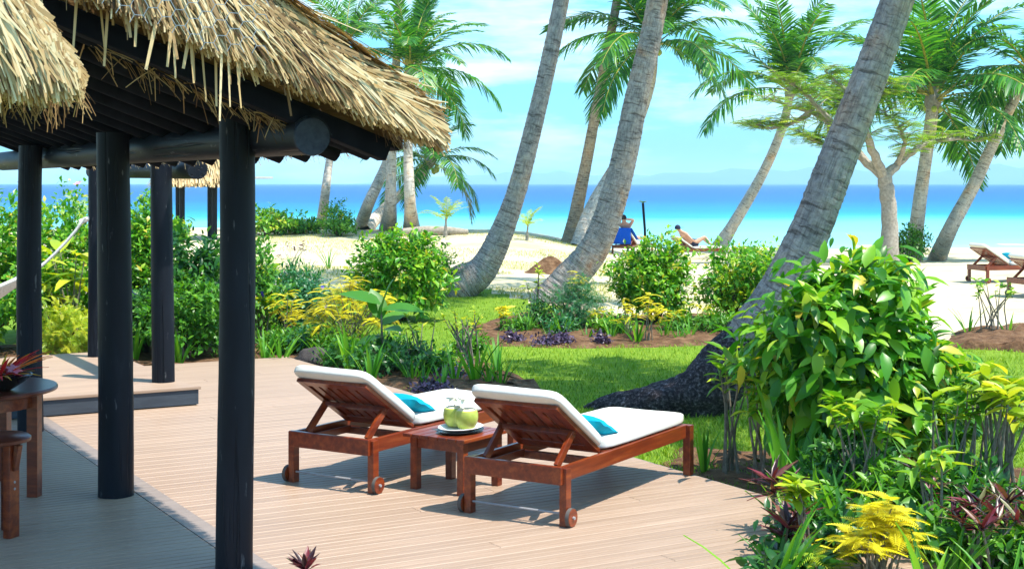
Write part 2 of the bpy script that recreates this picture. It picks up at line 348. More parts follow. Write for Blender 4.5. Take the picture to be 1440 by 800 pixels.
def cloud(name, T, P, D, Up, S, v, mat, parent=None, wscale=None):
    tv, tq = T; Mx = frames(D, Up); n = len(P)
    tl = np.broadcast_to(tv, (n,) + tv.shape).copy()
    if wscale is not None: tl[:, :, 1] *= wscale[:, None]
    VV = np.einsum('nij,nkj->nki', Mx, tl) * np.asarray(S)[:, None, None] + P[:, None, :]
    QQ = tq[None] + (np.arange(n) * len(tv))[:, None, None]
    me = np_mesh(name, VV.reshape(-1, 3), QQ.reshape(-1, tq.shape[1]), np.repeat(v, len(tv)), mat)
    o = link(name, me, parent)
    return o
VARS = {}
def variants(key, T, mat, n=6):
    if key not in VARS:
        VARS[key] = [np_mesh(key, T[0] * np.array((1, R.uniform(.85, 1.15), R.uniform(.7, 1.3))), T[1], np.full(len(T[0]), (i + .5) / n), mat) for i in range(n)]
    return VARS[key]
def place(name, meshes, P, D, Up, S, parent):
    Mx = frames(np.asarray(D, float), np.asarray(Up, float))
    for i in range(len(P)):
        o = bpy.data.objects.new(name, meshes[R.randrange(len(meshes))] if isinstance(meshes, list) else meshes); COL.objects.link(o); o.parent = parent
        m = Matrix(Mx[i].tolist()).to_4x4(); s = float(S[i])
        o.matrix_local = Matrix.Translation(Vector(P[i])) @ m @ Matrix.Diagonal((s, s, s, 1))
def unit(n):
    a = rng.normal(size=(n, 3)); return nrm(a)

# ------------------------------------------------------------------ the setting: ground, sea, hills
def sheet(name, xs, ys, zf, mat, keep=None):
    V = []; idx = {}; Q = []
    for j, y in enumerate(ys):
        for i, x in enumerate(xs): V.append((x, y, zf(x, y)))
    nx = len(xs)
    for j in range(len(ys) - 1):
        for i in range(nx - 1):
            if keep is None or keep((xs[i] + xs[i + 1]) / 2, (ys[j] + ys[j + 1]) / 2): Q.append((j * nx + i, j * nx + i + 1, (j + 1) * nx + i + 1, (j + 1) * nx + i))
    o = link(name, np_mesh(name, np.array(V), np.array(Q), None, mat)); o['kind'] = 'structure'; return o
ysx = list(np.concatenate([np.arange(-12, 20, 2.0), np.arange(20, 80, .7), np.arange(80, 131, 5.0)]))
xsx = list(np.concatenate([np.arange(-120, -30, 6.0), np.arange(-30, 30, .8), np.arange(30, 121, 6.0)]))
sheet('beach_ground', xsx, ysx, gz, M['sand'])

def vnoise(x, y):
    return (math.sin(x * 1.7 + 1.3 * math.sin(y * 1.1)) + math.sin(y * 1.9 + 1.7 * math.sin(x * .8 + 2)) + .6 * math.sin(x * 4.1 + y * 3.3)) / 2.6
def lawn_edge(x, y):
    px = 720 + F * x / max(y, 1)
    return pl(px, [(350, 24), (520, 29), (640, 29.5), (760, 26), (880, 22.5), (1100, 20.5), (1300, 19.6), (1500, 19.5)]) + .5 * vnoise(x, y)
def on_lawn(x, y): return y < lawn_edge(x, y)
sheet('lawn', list(np.arange(-20, 22, .35)), list(np.arange(-10, 34, .35)), lambda x, y: gz(x, y) + .012, M['lawn'], on_lawn)

# planting beds: low earth mounds with ragged rims
def bed(name, poly_px, hgt, seed):
    """poly_px: outline points on the ground, given as (x, y)"""
    r = random.Random(seed); P = [Vector((a, b, 0)) for a, b in poly_px]; n = len(P); cx = sum(p.x for p in P) / n; cy = sum(p.y for p in P) / n
    ring = []
    for i in range(n):
        a, b = P[i], P[(i + 1) % n]; m = max(2, int((b - a).length / .18))
        for k in range(m):
            q = a.lerp(b, k / m); ring.append((q.x + r.uniform(-.05, .05), q.y + r.uniform(-.05, .05)))
    ring = np.array(ring); m = len(ring)
    # spine: closest point on the long axis
    c0 = ring - ring.mean(0); ax = np.linalg.svd(c0, full_matrices=False)[2][0]
    V = []; K = 9
    for k in range(K):
        t = k / (K - 1); h = hgt * (math.sin(min(1, t * 2.2) * math.pi / 2)) 
        for i in range(m):
            s = (c0[i] @ ax) * .86; sp = ring.mean(0) + ax * s; q = ring[i] * (1 - t) + sp * t
            lump = (.035 * vnoise(q[0] * 5, q[1] * 5) + .02 * r.uniform(-1, 1)) * min(1, t * 4)
            V.append((q[0], q[1], gz(q[0], q[1]) + .006 + h + lump))
    Q = [(k * m + i, k * m + (i + 1) % m, (k + 1) * m + (i + 1) % m, (k + 1) * m + i) for k in range(K - 1) for i in range(m)]
    o = link(name, np_mesh(name, np.array(V), np.array(Q), None, M['soil'])); o['kind'] = 'structure'; return o
def gxy(px, py): p = ground(px, py); return (p.x, p.y)
bed('far_flower_bed', [gxy(640, 478), gxy(700, 489), gxy(800, 492), gxy(900, 491), gxy(1020, 487), gxy(1130, 470), gxy(1120, 452), gxy(1000, 448), gxy(850, 448), gxy(740, 440), gxy(690, 452)], .10, 1)
mid = [UV(6.42, 10.9), UV(6.42, 16.0), UV(4.8, 16.75), UV(2, 16.75), UV(-1.5, 16.75), UV(-1.5, 20), UV(3.5, 20.5), UV(8.2, 19.5), UV(8.6, 15.5), UV(7.7, 12.4)]
bed('lounger_flower_bed', [(p.x, p.y) for p in mid], .06, 2)
fr = [UV(6.40, 4.0), UV(6.40, 9.0), UV(7.1, 9.6), UV(8.8, 8.0), UV(9.8, 5.5), UV(9.5, 3.0), UV(7.5, 2.8)]
bed('front_flower_bed', [(p.x, p.y) for p in fr], .05, 3)
bed('beach_flower_bed', [gxy(1325, 490), gxy(1440, 497), gxy(1560, 500), gxy(1560, 470), gxy(1440, 462), gxy(1345, 466)], .10, 4)

# sea
def sea():
    m, n, p = base_mat('sea_water', .35, .10); L = n.links.new
    geo = n.nodes.new('ShaderNodeNewGeometry'); sx = n.nodes.new('ShaderNodeSeparateXYZ'); L(geo.outputs['Position'], sx.inputs[0])
    nz = n.nodes.new('ShaderNodeTexNoise'); nz.inputs['Scale'].default_value = .02; nz.inputs['Detail'].default_value = 3; L(geo.outputs['Position'], nz.inputs[0])
    ad = n.nodes.new('ShaderNodeMath'); ad.operation = 'MULTIPLY_ADD'; ad.inputs[1].default_value = 45; L(nz.outputs[0], ad.inputs[0]); L(sx.outputs[1], ad.inputs[2])
    lg = n.nodes.new('ShaderNodeMath'); lg.operation = 'LOGARITHM'; lg.inputs[1].default_value = 10; L(ad.outputs[0], lg.inputs[0])
    mr = n.nodes.new('ShaderNodeMapRange'); mr.inputs[1].default_value = 1.85; mr.inputs[2].default_value = 3.4; L(lg.outputs[0], mr.inputs[0])
    def pos(d): return (math.log10(d + 22) - 1.85) / 1.55
    r = ramp(n, [(pos(66), (.38, .56, .52)), (pos(82), (.22, .50, .54)), (pos(122), (.14, .44, .52)), (pos(146), (.01, .29, .43)), (pos(170), (.0, .20, .38)), (pos(270), (.0, .10, .29)), (pos(500), (.0, .07, .21)), (pos(1800), (.0, .062, .19))]); L(mr.outputs[0], r.inputs[0])
    # streaks of lighter and darker water, lying along the shore
    mp = n.nodes.new('ShaderNodeMapping'); mp.inputs['Scale'].default_value = (.03, .16, 1); L(geo.outputs['Position'], mp.inputs[0])
    n2 = n.nodes.new('ShaderNodeTexNoise'); n2.inputs['Scale'].default_value = 1; n2.inputs['Detail'].default_value = 9; n2.inputs['Roughness'].default_value = .68; L(mp.outputs[0], n2.inputs[0])
    r2 = ramp(n, [(.3, (.86, .9, .94)), (.55, (1, 1, 1)), (.72, (1.15, 1.08, 1.04))]); L(n2.outputs[0], r2.inputs[0])
    mx = n.nodes.new('ShaderNodeMix'); mx.data_type = 'RGBA'; mx.blend_type = 'MULTIPLY'; mx.inputs[0].default_value = .8; L(r.outputs[0], mx.inputs[6]); L(r2.outputs[0], mx.inputs[7]); L(mx.outputs[2], p.inputs['Base Color'])
    m4 = n.nodes.new('ShaderNodeMapping'); m4.inputs['Scale'].default_value = (.5, 2.2, 1); L(geo.outputs['Position'], m4.inputs[0])
    n4 = n.nodes.new('ShaderNodeTexNoise'); n4.inputs['Scale'].default_value = .6; n4.inputs['Detail'].default_value = 4; L(m4.outputs[0], n4.inputs[0])
    b = n.nodes.new('ShaderNodeBump'); b.inputs['Strength'].default_value = .6; b.inputs['Distance'].default_value = .25; L(n4.outputs[0], b.inputs['Height']); L(b.outputs[0], p.inputs['Normal'])
    ys = [45, 60, 75, 100, 140, 200, 300, 500, 900, 2000, 5000, 7000, 9900]
    xs = [-9900, -6000, -2000, -600, -200, -80, 0, 80, 200, 600, 2000, 6000, 9900]
    sheet('sea', xs, ys, lambda x, y: -1.22, m)
sea()
def hills(name, x0, x1, y, hs, seed):
    r = random.Random(seed); n = 60; V = []; Q = []
    for j in range(5):
        for i in range(n + 1):
            t = i / n; x = x0 + (x1 - x0) * t
            e = min(1, t * 6, (1 - t) * 6)
            h = e * pl(t * (len(hs) - 1), list(enumerate(hs))) * (1 + .10 * math.sin(t * 47 + seed) + .06 * math.sin(t * 101))
            V.append((x, y + j * 260 + 120 * math.sin(t * 20 + j), -3 + h * (0, .45, .8, 1, .7)[j]))
    for j in range(4):
        for i in range(n): Q.append((j * (n + 1) + i, j * (n + 1) + i + 1, (j + 1) * (n + 1) + i + 1, (j + 1) * (n + 1) + i))
    o = link(name, np_mesh(name, np.array(V), np.array(Q), None, M['hill'])); o['kind'] = 'structure'
hills('distant_hills', 350, 3600, 7000, [25, 62, 80, 88, 70, 100, 118, 100], 1)
hills('distant_hills', -1000, 1500, 7900, [30, 45, 60, 75, 55, 70, 80], 2)

# ------------------------------------------------------------------ timber deck (boards run along U)
deck = empty('timber_deck', (0, 0, 0), ANG_U); deck['kind'] = 'structure'
def dbox(name, u0, u1, v0, v1, z0, z1, mat, parent, bev=0):
    return MB().box(((u0 + u1) / 2, (v0 + v1) / 2, (z0 + z1) / 2), (u1 - u0, v1 - v0, z1 - z0)).build(name, mat, parent, bevel=bev)
dbox('substructure', -3.9, 6.25, 1.0, 16.35, -.3, -.05, M['under'], deck)
BW = .148; GAP = .011
cache = {}
def plank(u0, u1, v, z, parent, gr=True):
    L = round(u1 - u0, 3)
    if L not in cache:
        # grooved board: section with two shallow grooves
        h = .028; hw = (BW - GAP) / 2; g = .006
        sec = [(-hw, -h), (-hw, -.003), (-hw + .003, 0), (-g - .0, 0), (-g + .003, -.005), (g - .003, -.005), (g, 0), (hw - .003, 0), (hw, -.003), (hw, -h)]
        mb = MB().prism([(-L / 2, y, z_) for y, z_ in sec], (L, 0, 0)); cache[L] = mb.mesh('plank', M['deck'])
    o = link('plank', cache[L], parent); o.location = ((u0 + u1) / 2, v, z); return o
v = 1.3; i = 0
SPLIT = 2.62; STW = .15
while v < 16.3:
    if v > 5:
        plank(-3.8, SPLIT - .004, v, 0, deck)
    a = (4.75, 0, 5.45, 0, 0, 4.05, 0)[i % 7]
    if a:
        if v > 5: plank(SPLIT + STW + .004, a, v, 0, deck)
        plank(a + .004, 6.26, v, 0, deck)
    else: plank(SPLIT + STW + .004, 6.26, v, 0, deck)
    v += BW; i += 1
st = dbox('border_board', SPLIT, SPLIT + STW, 5, 16.3, -.02, .004, M['deck_trim'], deck, .003)
dbox('edge_board', 6.262, 6.29, 1.0, 16.33, -.16, -.006, M['deck_trim'], deck, .003)
dbox('edge_board', -3.8, 6.29, 16.332, 16.36, -.16, -.006, M['deck_trim'], deck, .003)
# raised platform
plat = empty('raised_platform', (0, 0, 0), ANG_U, 'low raised timber platform with dark fascia under the two rear posts', 'platform')
v = 13.27
while v < 16.5:
    plank(-3.8, 4.14, v, .178, plat); v += BW
dbox('fascia', -3.8, 4.15, 13.165, 13.195, .01, .150, M['fascia'], plat, .004)
dbox('fascia', 4.141, 4.17, 13.165, 16.55, .01, .150, M['fascia'], plat, .004)
dbox('deck_lip', -3.8, 4.19, 13.15, 13.196, .151, .178, M['deck'], plat, .004)
dbox('support', -3.8, 4.13, 13.25, 16.5, .01, .148, M['under'], plat)

# ------------------------------------------------------------------ main pavilion
def post_mesh(r, h, seed, n=18):
    q = random.Random(seed); rings = 16; mb = MB(); pts = []; rad = []
    ph = [q.uniform(0, 6) for _ in range(4)]
    V = []; Fc = []
    for i in range(rings + 1):
        t = i / rings; z = h * t
        cx = .012 * math.sin(t * 3 + ph[0]); cy = .012 * math.sin(t * 2.6 + ph[1])
        for k in range(n):
            th = 2 * math.pi * k / n
            rr = r * (1.03 - .07 * t) * (1 + .025 * math.sin(2 * th + ph[2] + t * 2) + .018 * math.sin(5 * th + ph[3] + t * 5) + q.uniform(-.008, .008))
            V.append(Vector((cx + rr * math.cos(th), cy + rr * math.sin(th), z)))
    mb.v = V
    for i in range(rings):
        for k in range(n): mb.f.append([i * n + k, i * n + (k + 1) % n, (i + 1) * n + (k + 1) % n, (i + 1) * n + k])
    mb.f.append(list(range(n))[::-1]); mb.f.append([rings * n + k for k in range(n)])
    return mb.mesh('post', M['post'], smooth=True)
def log_mesh(L, r, seed, n=18):
    me = post_mesh(r, L, seed, n); return me

def lo(u): return 2.256 + .37 * (3.27 - u)           # underside of the thatch
def up(u):                                            # top of the thatch
    a = 2.40 + .66 * (3.43 - u)
    return a if u > 2.2 else 2.40 + .66 * 1.23 + .42 * (2.2 - u)
pav = empty('thatched_pavilion', (0, 0, 0), ANG_U, 'open thatched pavilion with charcoal log posts and rafters over the deck', 'pavilion')
for k, (u, vv, r, h) in enumerate([(2.57, 7.47, .100, 2.45), (2.465, 9.63, .112, 2.44), (2.50, 12.5, .102, 2.42), (.16, 7.4, .1, 3.16), (.16, 12.4, .1, 3.16)]):
    o = link('post', post_mesh(r, h, 20 + k), pav); o.location = (u, vv, 0); o.rotation_euler = (0, 0, k)
for k, u in enumerate((2.72,)):
    o = link('log_beam', log_mesh(8.2, .098, 40 + k, 20), pav); o.location = (u, 6.74 if k == 0 else 6.9, 2.335); o.rotation_euler = (-math.pi / 2, 0, 0)
M['cut'] = noise_mat('lit_log_end', [(.3, (.020, .028, .045)), (.7, (.045, .058, .08))], (30, 30, 30), rough=.6, spec=.2, bump=.3)  # paler than the posts: light falling on the log end, put into its colour
MB().tube([(2.72, 6.741, 2.335), (2.72, 6.728, 2.335)], [.098, .094], 22).build('cut_end', M['cut'], pav, smooth=True)
for s in (1,):
    k = 0; vv = 6.92
    while vv < 14.2:
        rr = .052
        a = Vector((s * 3.12, vv, lo(3.12) - .042)); b = Vector((s * .02, vv, lo(.02) - .042))
        MB().tube([a, a.lerp(b, .33), a.lerp(b, .66), b], [rr, rr * 1.04, rr * .97, rr], 12).build('rafter', M['char'], pav, smooth=True)
        vv += .43; k += 1
MB().tube([(0, 6.7, lo(0) - .12), (0, 14.4, lo(0) - .12)], .09, 12).build('ridge_log', M['char'], pav, smooth=True)
# barge rafter near the verge: square timber with a cut end
MB().bar((3.16, 6.80, lo(3.16) - .028), (.05, 6.80, lo(.05) - .028), .10, .11).build('verge_rafter', M['char'], pav, bevel=.008)
core = MB()
us = [3.24, 3.18, 3.0, 2.6, 2.2, 1.6, .9, 0]
prof_r = [(u, lo(u) + .012) for u in us] + [(u, up(u) - .06) for u in us[::-1]]
core.prism([(u, 6.76, z) for u, z in prof_r], (0, 7.76, 0))
core.build('thatch_core', M['straw_core'], pav)
# dark sarking boards under the thatch
for s in (1,):
    mb = MB(); a = Vector((s * 3.22, 10.5, lo(3.22) + .002)); b = Vector((s * .01, 10.5, lo(.01) + .002)); mb.bar(a, b, 7.5, .012); mb.build('ceiling_lining', M['char'], pav)

def strands(name, P, D, Ln, droop, wd, Nrm, v, mat, parent, seg=3, gvec=(0, 0, -1)):
    n = len(P); D = nrm(np.asarray(D, float)); S = nrm(np.cross(D, Nrm)); V = np.zeros((n, (seg + 1) * 2, 3)); g = np.array(gvec)
    for k in range(seg + 1):
        t = k / seg; c = P + D * (Ln * t)[:, None] + g[None] * (droop * t * t)[:, None]
        hw = (wd * (1 - .35 * t) / 2)[:, None] * S
        V[:, 2 * k] = c - hw; V[:, 2 * k + 1] = c + hw
    q = np.array([(2 * k, 2 * k + 2, 2 * k + 3, 2 * k + 1) for k in range(seg)])
    Q = q[None] + (np.arange(n) * (seg + 1) * 2)[:, None, None]
    o = link(name, np_mesh(name, V.reshape(-1, 3), Q.reshape(-1, 4), np.repeat(v, (seg + 1) * 2), mat, smooth=False), parent); o['kind'] = 'stuff'; return o
def verge_strands():
    # straw covering the verge: layered, springing from the top edge and hanging out over the gable end
    n = 17000
    u = rng.uniform(.3, 3.24, n); f = rng.beta(1.1, 1.0, n)
    ut = np.minimum(u, 3.42)
    zl = np.array([lo(a) for a in ut]); zu = np.array([up(a) for a in ut]) - .02
    zl = zl + .055; z = zl + (zu - zl) * f
    lay = rng.uniform(0, .10, n); bulge = .12 * np.sin(np.pi * np.clip(f, 0, 1))
    P = np.stack([u, 6.62 - bulge - lay * .9, z], 1)
    # flow: steep near the ridge side, following the slope towards the eave
    k = np.clip((u - 1.2) / 1.8, 0, 1)
    ang = np.radians(-76 + 36 * k + rng.normal(0, 11, n) + 7 * np.sin(u * 23 + z * 11))
    D = np.stack([np.cos(ang), rng.normal(-.03, .05, n), np.sin(ang)], 1)
    Ln = rng.uniform(.14, .40, n); hang = (z - zl)
    room = hang / np.maximum(.25, -np.sin(ang) - .37 * np.cos(ang)) + rng.exponential(.016, n)
    Ln = np.minimum(Ln, np.minimum(room, np.maximum(.05, (3.34 - u) / np.maximum(.05, np.cos(ang)))))
    v = np.clip(rng.normal(.55, .28, n) + .12 * np.sin(u * 9 + z * 5), 0, 1)
    strands('thatch_straw', P, D, Ln, rng.uniform(0, .02, n), rng.gamma(3.2, .0024, n) + .0025, np.tile((0, -1, 0), (n, 1)), v, M['straw'], pav)
    # top surface and eave fringe
    n = 5500
    uu = rng.uniform(1.6, 3.24, n); vv = 6.5 + 7.9 * rng.uniform(0, 1, n) ** 1.6
    P = np.stack([uu, vv, np.array([up(a) for a in uu]) - .03 + rng.uniform(0, .05, n)], 1)
    D = np.stack([np.full(n, 1.0) + rng.normal(0, .08, n), rng.normal(-.06, .16, n), np.full(n, -.62) + rng.normal(0, .1, n)], 1)
    Ln = rng.uniform(.2, .5, n); Ln = np.minimum(Ln, (3.32 - uu) * 1.15 + .04)
    strands('thatch_straw', P, D, Ln, rng.uniform(0, .05, n), rng.uniform(.009, .018, n), np.tile((.5, 0, .85), (n, 1)), np.clip(rng.normal(.5, .25, n), 0, 1), M['straw'], pav)
    n = 5000
    uu = rng.uniform(3.05, 3.27, n); vv = rng.uniform(6.5, 14.5, n); zz = np.array([lo(a) for a in uu]) + rng.uniform(.03, .14, n)
    P = np.stack([uu, vv, zz], 1); D = np.stack([rng.uniform(.1, .7, n), rng.normal(0, .2, n), rng.uniform(-1, -.5, n)], 1)
    strands('thatch_straw', P, D, rng.uniform(.03, .09, n), rng.uniform(0, .01, n), rng.uniform(.007, .015, n), np.tile((.8, -.6, .1), (n, 1)), np.clip(rng.normal(.38, .22, n), 0, 1), M['straw'], pav)
    # loose long stalks hanging under the wire, and a tangle tucked behind the verge rafter
    n = 30
    u = rng.uniform(1.4, 2.25, n); P = np.stack([u, rng.uniform(6.42, 6.62, n), np.array([lo(a) for a in u]) + rng.uniform(.08, .3, n)], 1)
    D = np.stack([rng.normal(.02, .10, n), rng.normal(-.03, .05, n), np.full(n, -1.0)], 1)
    strands('hanging_stalk', P, D, rng.uniform(.12, .42, n), np.zeros(n), rng.uniform(.012, .024, n), np.tile((.3, -1, 0), (n, 1)), np.clip(rng.normal(.72, .15, n), 0, 1), M['straw'], pav)
    n = 420
    u = rng.uniform(1.6, 2.75, n); P = np.stack([u, rng.uniform(6.86, 7.0, n), np.array([lo(a) for a in u]) - .01 - rng.uniform(0, .09, n)], 1)
    D = np.stack([rng.normal(.8, .5, n), rng.normal(0, .3, n), rng.normal(-.3, .3, n)], 1)
    strands('thatch_straw', P, D, rng.uniform(.06, .18, n), rng.uniform(0, .05, n), rng.uniform(.004, .008, n), np.tile((0, -1, 0), (n, 1)), np.clip(rng.normal(.3, .15, n), 0, 1), M['straw'], pav)
verge_strands()
# chicken wire over the gable end
def wire_net():
    V = []; Q = []; s = .042
    def seg(a, b):
        d = (b - a); t = Vector((d.z, 0, -d.x)).normalized() * .0016; k = len(V); V.extend([a - t, a + t, b - t, b + t]); Q.append((k, k + 2, k + 3, k + 1))
    for j in range(16):
        for i in range(30):
            x = 1.15 + i * s * 1.5; z = 2.70 + j * s * math.sqrt(3) + (i % 2) * s * math.sqrt(3) / 2
            if not (lo(x) - .03 < z < up(x) and x < 2.3): continue
            y = lambda xx, zz: 6.28 + .03 * math.sin(xx * 7) * math.sin(zz * 9)
            c = [Vector((x + s * math.cos(a) * .97, y(x, z), z + s * math.sin(a) * .97)) for a in (0, math.pi / 3, 2 * math.pi / 3, math.pi)]
            for a, b in zip(c, c[1:]): seg(a, b)
    link('wire_netting', np_mesh('wire_netting', np.array(V), np.array(Q), None, M['wire'], False), pav)['kind'] = 'stuff'
wire_net()

# ------------------------------------------------------------------ near thatched eave at the top left
er = empty('thatched_eave', (0, 0, 0), 0, 'shaggy straw eave hanging in the upper left corner', 'roof')
d0 = 4.55
def E(px, py): return W(px, py, d0)
outl = [E(-900, 112), E(20, 110), E(56, 106), E(70, 100), E(74, 85), E(62, 45), E(20, -5), E(-30, -60), E(-80, -130), E(-400, -230), E(-900, -330)]
mb = MB(); mb.prism([p + Vector((0, .08, 0)) for p in outl], (-.35, 1.0, 0)); mb.build('thatch_core', M['straw_core'], er)
def eave_strands():
    n = 14000
    px = rng.uniform(-260, 112, n); f = rng.uniform(0, 1, n)
    bot = 112 - 10 * np.clip((px - 60) / 70, 0, 1) ** 2
    top = np.interp(px, [-260, -80, 8, 58, 92, 112], [-190, -130, -70, -15, 40, 90])
    py = top + (bot - top) * f
    dep = d0 + .06 - .10 * np.sin(np.pi * np.clip(f, .0, 1) ** .8) - rng.uniform(0, .12, n)
    P = np.stack([(px - 720) / F * dep, dep, H - (py - 258) / F * dep], 1)
    ang = np.radians(-58 + 6 * np.sin(px * .03) - 16 * f + rng.normal(0, 8, n) + 6 * np.sin(px * .09 + py * .07))
    D = np.stack([np.cos(ang), rng.normal(-.06, .07, n), np.sin(ang)], 1)
    Ln = rng.uniform(.12, .32, n); Ln = np.minimum(Ln, (bot - py) / F * d0 / .9 + .012 + rng.exponential(.010, n))
    P[:, 0] -= np.cos(ang) * Ln * .5
    v = np.clip(rng.normal(.70, .21, n) + .1 * np.sin(px * .11), 0, 1)
    strands('thatch_straw', P, D, Ln, rng.uniform(-.01, .04, n), rng.gamma(3.2, .0016, n) + .002, np.tile((.2, -1, 0), (n, 1)), v, M['straw'], er)
    n = 700
    px = rng.uniform(-200, 62, n); P = np.stack([(px - 720) / F * d0, d0 + rng.uniform(0, .5, n), H - (rng.uniform(100, 112, n) - 258) / F * d0], 1)
    D = np.stack([rng.normal(0, .6, n), rng.normal(0, .4, n), rng.normal(-.5, .4, n)], 1)
    strands('thatch_straw', P, D, rng.uniform(.03, .14, n), rng.uniform(0, .05, n), rng.uniform(.003, .006, n), np.tile((.2, -1, 0), (n, 1)), np.clip(rng.normal(.35, .15, n), 0, 1), M['straw'], er)
eave_strands()
o = link('post', post_mesh(.1, 2.42, 77), er); o.location = (-2.75, 5.05, 0)

# ------------------------------------------------------------------ rear log frame on the platform, hammock
lf = empty('log_frame', (0, 0, 0), ANG_U, 'rear pair of charcoal log posts joined by a cross log on the platform', 'log frame')
for k, (u, vv, r) in enumerate([(3.96, 13.65, .104), (3.88, 16.0, .072)]):
    o = link('post', post_mesh(r, 2.35, 60 + k), lf); o.location = (u, vv, .178); o.rotation_euler = (0, 0, k)
o = link('cross_log', log_mesh(4.0, .095, 66, 18), lf); o.location = (4.17, 13.22, 2.24); o.rotation_euler = (-math.pi / 2, 0, 0)
hp = empty('hammock_post', (0, 0, 0), 0, 'dark post beyond the left edge that holds the hammock', 'post')
o = link('post', post_mesh(.08, 2.3, 71), hp); o.location = (-8.75, 14.6, -.12)
def hammock():
    a = Vector((-4.72, 15.72, 1.70)); b = Vector((-8.68, 14.62, 1.72)); V = []; Q = []; n = 40; m = 9; side = (b - a).cross(Vector((0, 0, 1))).normalized()
    for i in range(n + 1):
        t = i / n; c = a.lerp(b, t); c.z -= 1.22 * (1 - (2 * t - 1) ** 2) ** .9
        wd = .03 + .62 * max(0, math.sin(math.pi * max(0, min(1, (t - .12) / .76)))) ** .8
        for j in range(m):
            s = (j / (m - 1) - .5) * 2; V.append(c + side * s * wd + Vector((0, 0, (.20 * s * s + .012 * math.sin(j * 5 + i)) * min(1, wd * 2))))
    for i in range(n):
        for j in range(m - 1): Q.append((i * m + j, i * m + j + 1, (i + 1) * m + j + 1, (i + 1) * m + j))
    h = empty('hammock', (0, 0, 0), 0, 'white cotton hammock slung from the rear post', 'hammock')
    link('hammock_cloth', np_mesh('hammock_cloth', np.array(V), np.array(Q), None, M['hammock']), h)
    for s in (-1, 1):
        mb = MB(); p = []
        for i in range(n + 1):
            k = i * m + (0 if s < 0 else m - 1); p.append(V[k] + Vector((0, 0, .01)))
        mb.tube(p, .017, 6).build('edge_cord', M['hammock'], h, smooth=True)
    MB().tube([a + Vector((.05, .05, .02)), a + Vector((-.06, 0, -.03))], .03, 8).build('rope_loop', M['hammock'], h, smooth=True)
hammock()

# ------------------------------------------------------------------ loungers
def make_lounger(label, group=None):
    t = empty('sun_lounger', (0, 0, 0), 0, label, 'sun lounger', group); w2 = .345; rw = M['redwood']
    for y in (-1, 1):
        MB().box((.95, y * (w2 - .016), .315), (1.83, .03, .095)).build('side_rail', rw, t, bevel=.004)
        MB().box((.055, y * (w2 + .005), .178), (.062, .05, .356)).build('leg', rw, t, bevel=.004)
        MB().box((1.86, y * (w2 + .003), .180), (.066, .056, .36)).build('leg', rw, t, bevel=.004)
        whl = MB().tube([(.05, y * (w2 + .034), .057), (.05, y * (w2 + .064), .057)], .055, 20).build('wheel', rw, t, smooth=True)
        ty = MB(); ring = []
        ty.tube([(.05, y * (w2 + .037), .057), (.05, y * (w2 + .061), .057)], .0585, 20).build('tyre', M['rubber'], whl, smooth=True)
        MB().tube([(.05, y * (w2 + .06), .057), (.05, y * (w2 + .076), .057)], .010, 8).build('hub', M['steel'], whl, smooth=True)
    MB().tube([(.05, -w2, .075), (.05, w2, .075)], .007, 6).build('axle', M['steel'], t)
    MB().box((.016, 0, .312), (.034, .70, .11)).build('head_rail', rw, t, bevel=.004)
    MB().box((1.875, 0, .315), (.03, .64, .09)).build('foot_rail', rw, t, bevel=.004)
    for x in (.62, 1.2): MB().box((x, 0, .29), (.05, .63, .05)).build('cross_rail', rw, t, bevel=.003)
    for k in range(9):
        x = .70 + k * .138; MB().box((x, 0, .350), (.095, .63, .018)).build('seat_slat', rw, t, bevel=.003)
    # inner ledges
    for y in (-1, 1): MB().box((.33, y * .285, .30), (.56, .022, .05)).build('ledge', rw, t, bevel=.003)
    # reclined back: frame with upright slats
    A = math.radians(32.5); hx, hz = .60, .365
    def bk(s, y, n=0): return Vector((hx - math.cos(A) * s - math.sin(A) * n * -1 * -1, y, hz + math.sin(A) * s - math.cos(A) * n))
    Mb = Matrix.Rotation(A, 3, 'Y') @ Matrix.Diagonal((-1, 1, 1)).to_3x3() if False else None
    X = Vector((-math.cos(A), 0, math.sin(A))); Y = Vector((0, 1, 0)); Z = X.cross(Y) * -1
    if Z.z < 0: Z = -Z
    MM = Matrix((X, Y, Z)).transposed()
    def B(s, y, n): return Vector((hx, 0, hz)) + X * s + Y * y + Z * n
    br = empty_child('backrest', t)
    for y in (-1, 1): MB().box(B(.34, y * .275, .0), (.66, .06, .028), MM).build('back_stile', rw, br, bevel=.004)
    MB().box(B(.635, 0, .0015), (.07, .52, .028), MM).build('back_rail', rw, br, bevel=.004)
    MB().box(B(.06, 0, .0015), (.09, .52, .028), MM).build('back_rail', rw, br, bevel=.004)
    for k in range(6): MB().box(B(.345, -.2 + k * .08, .003), (.52, .058, .016), MM).build('back_slat', rw, br, bevel=.003)
    for y in (-1, 1): MB().bar(Vector((.10, y * .262, .345)), B(.34, y * .262, -.03), .026, .05).build('prop_arm', rw, t, bevel=.003)
    MB().box(B(.34, 0, -.03), (.04, .56, .03), MM).build('prop_bar', rw, t, bevel=.003)
    cu = empty_child('mattress', t)
    cushion('seat_cushion', (1.27, .66, .085), cu, Matrix.Translation((1.275, 0, .361 + .0425)))
    cushion('back_cushion', (.745, .66, .075), cu, Matrix.Translation(B(.38, 0, .0145 + .0375)) @ MM.to_4x4())
    return t
def empty_child(name, parent):
    o = bpy.data.objects.new(name, None); COL.objects.link(o); o.parent = parent; o.empty_display_size = .05; return o
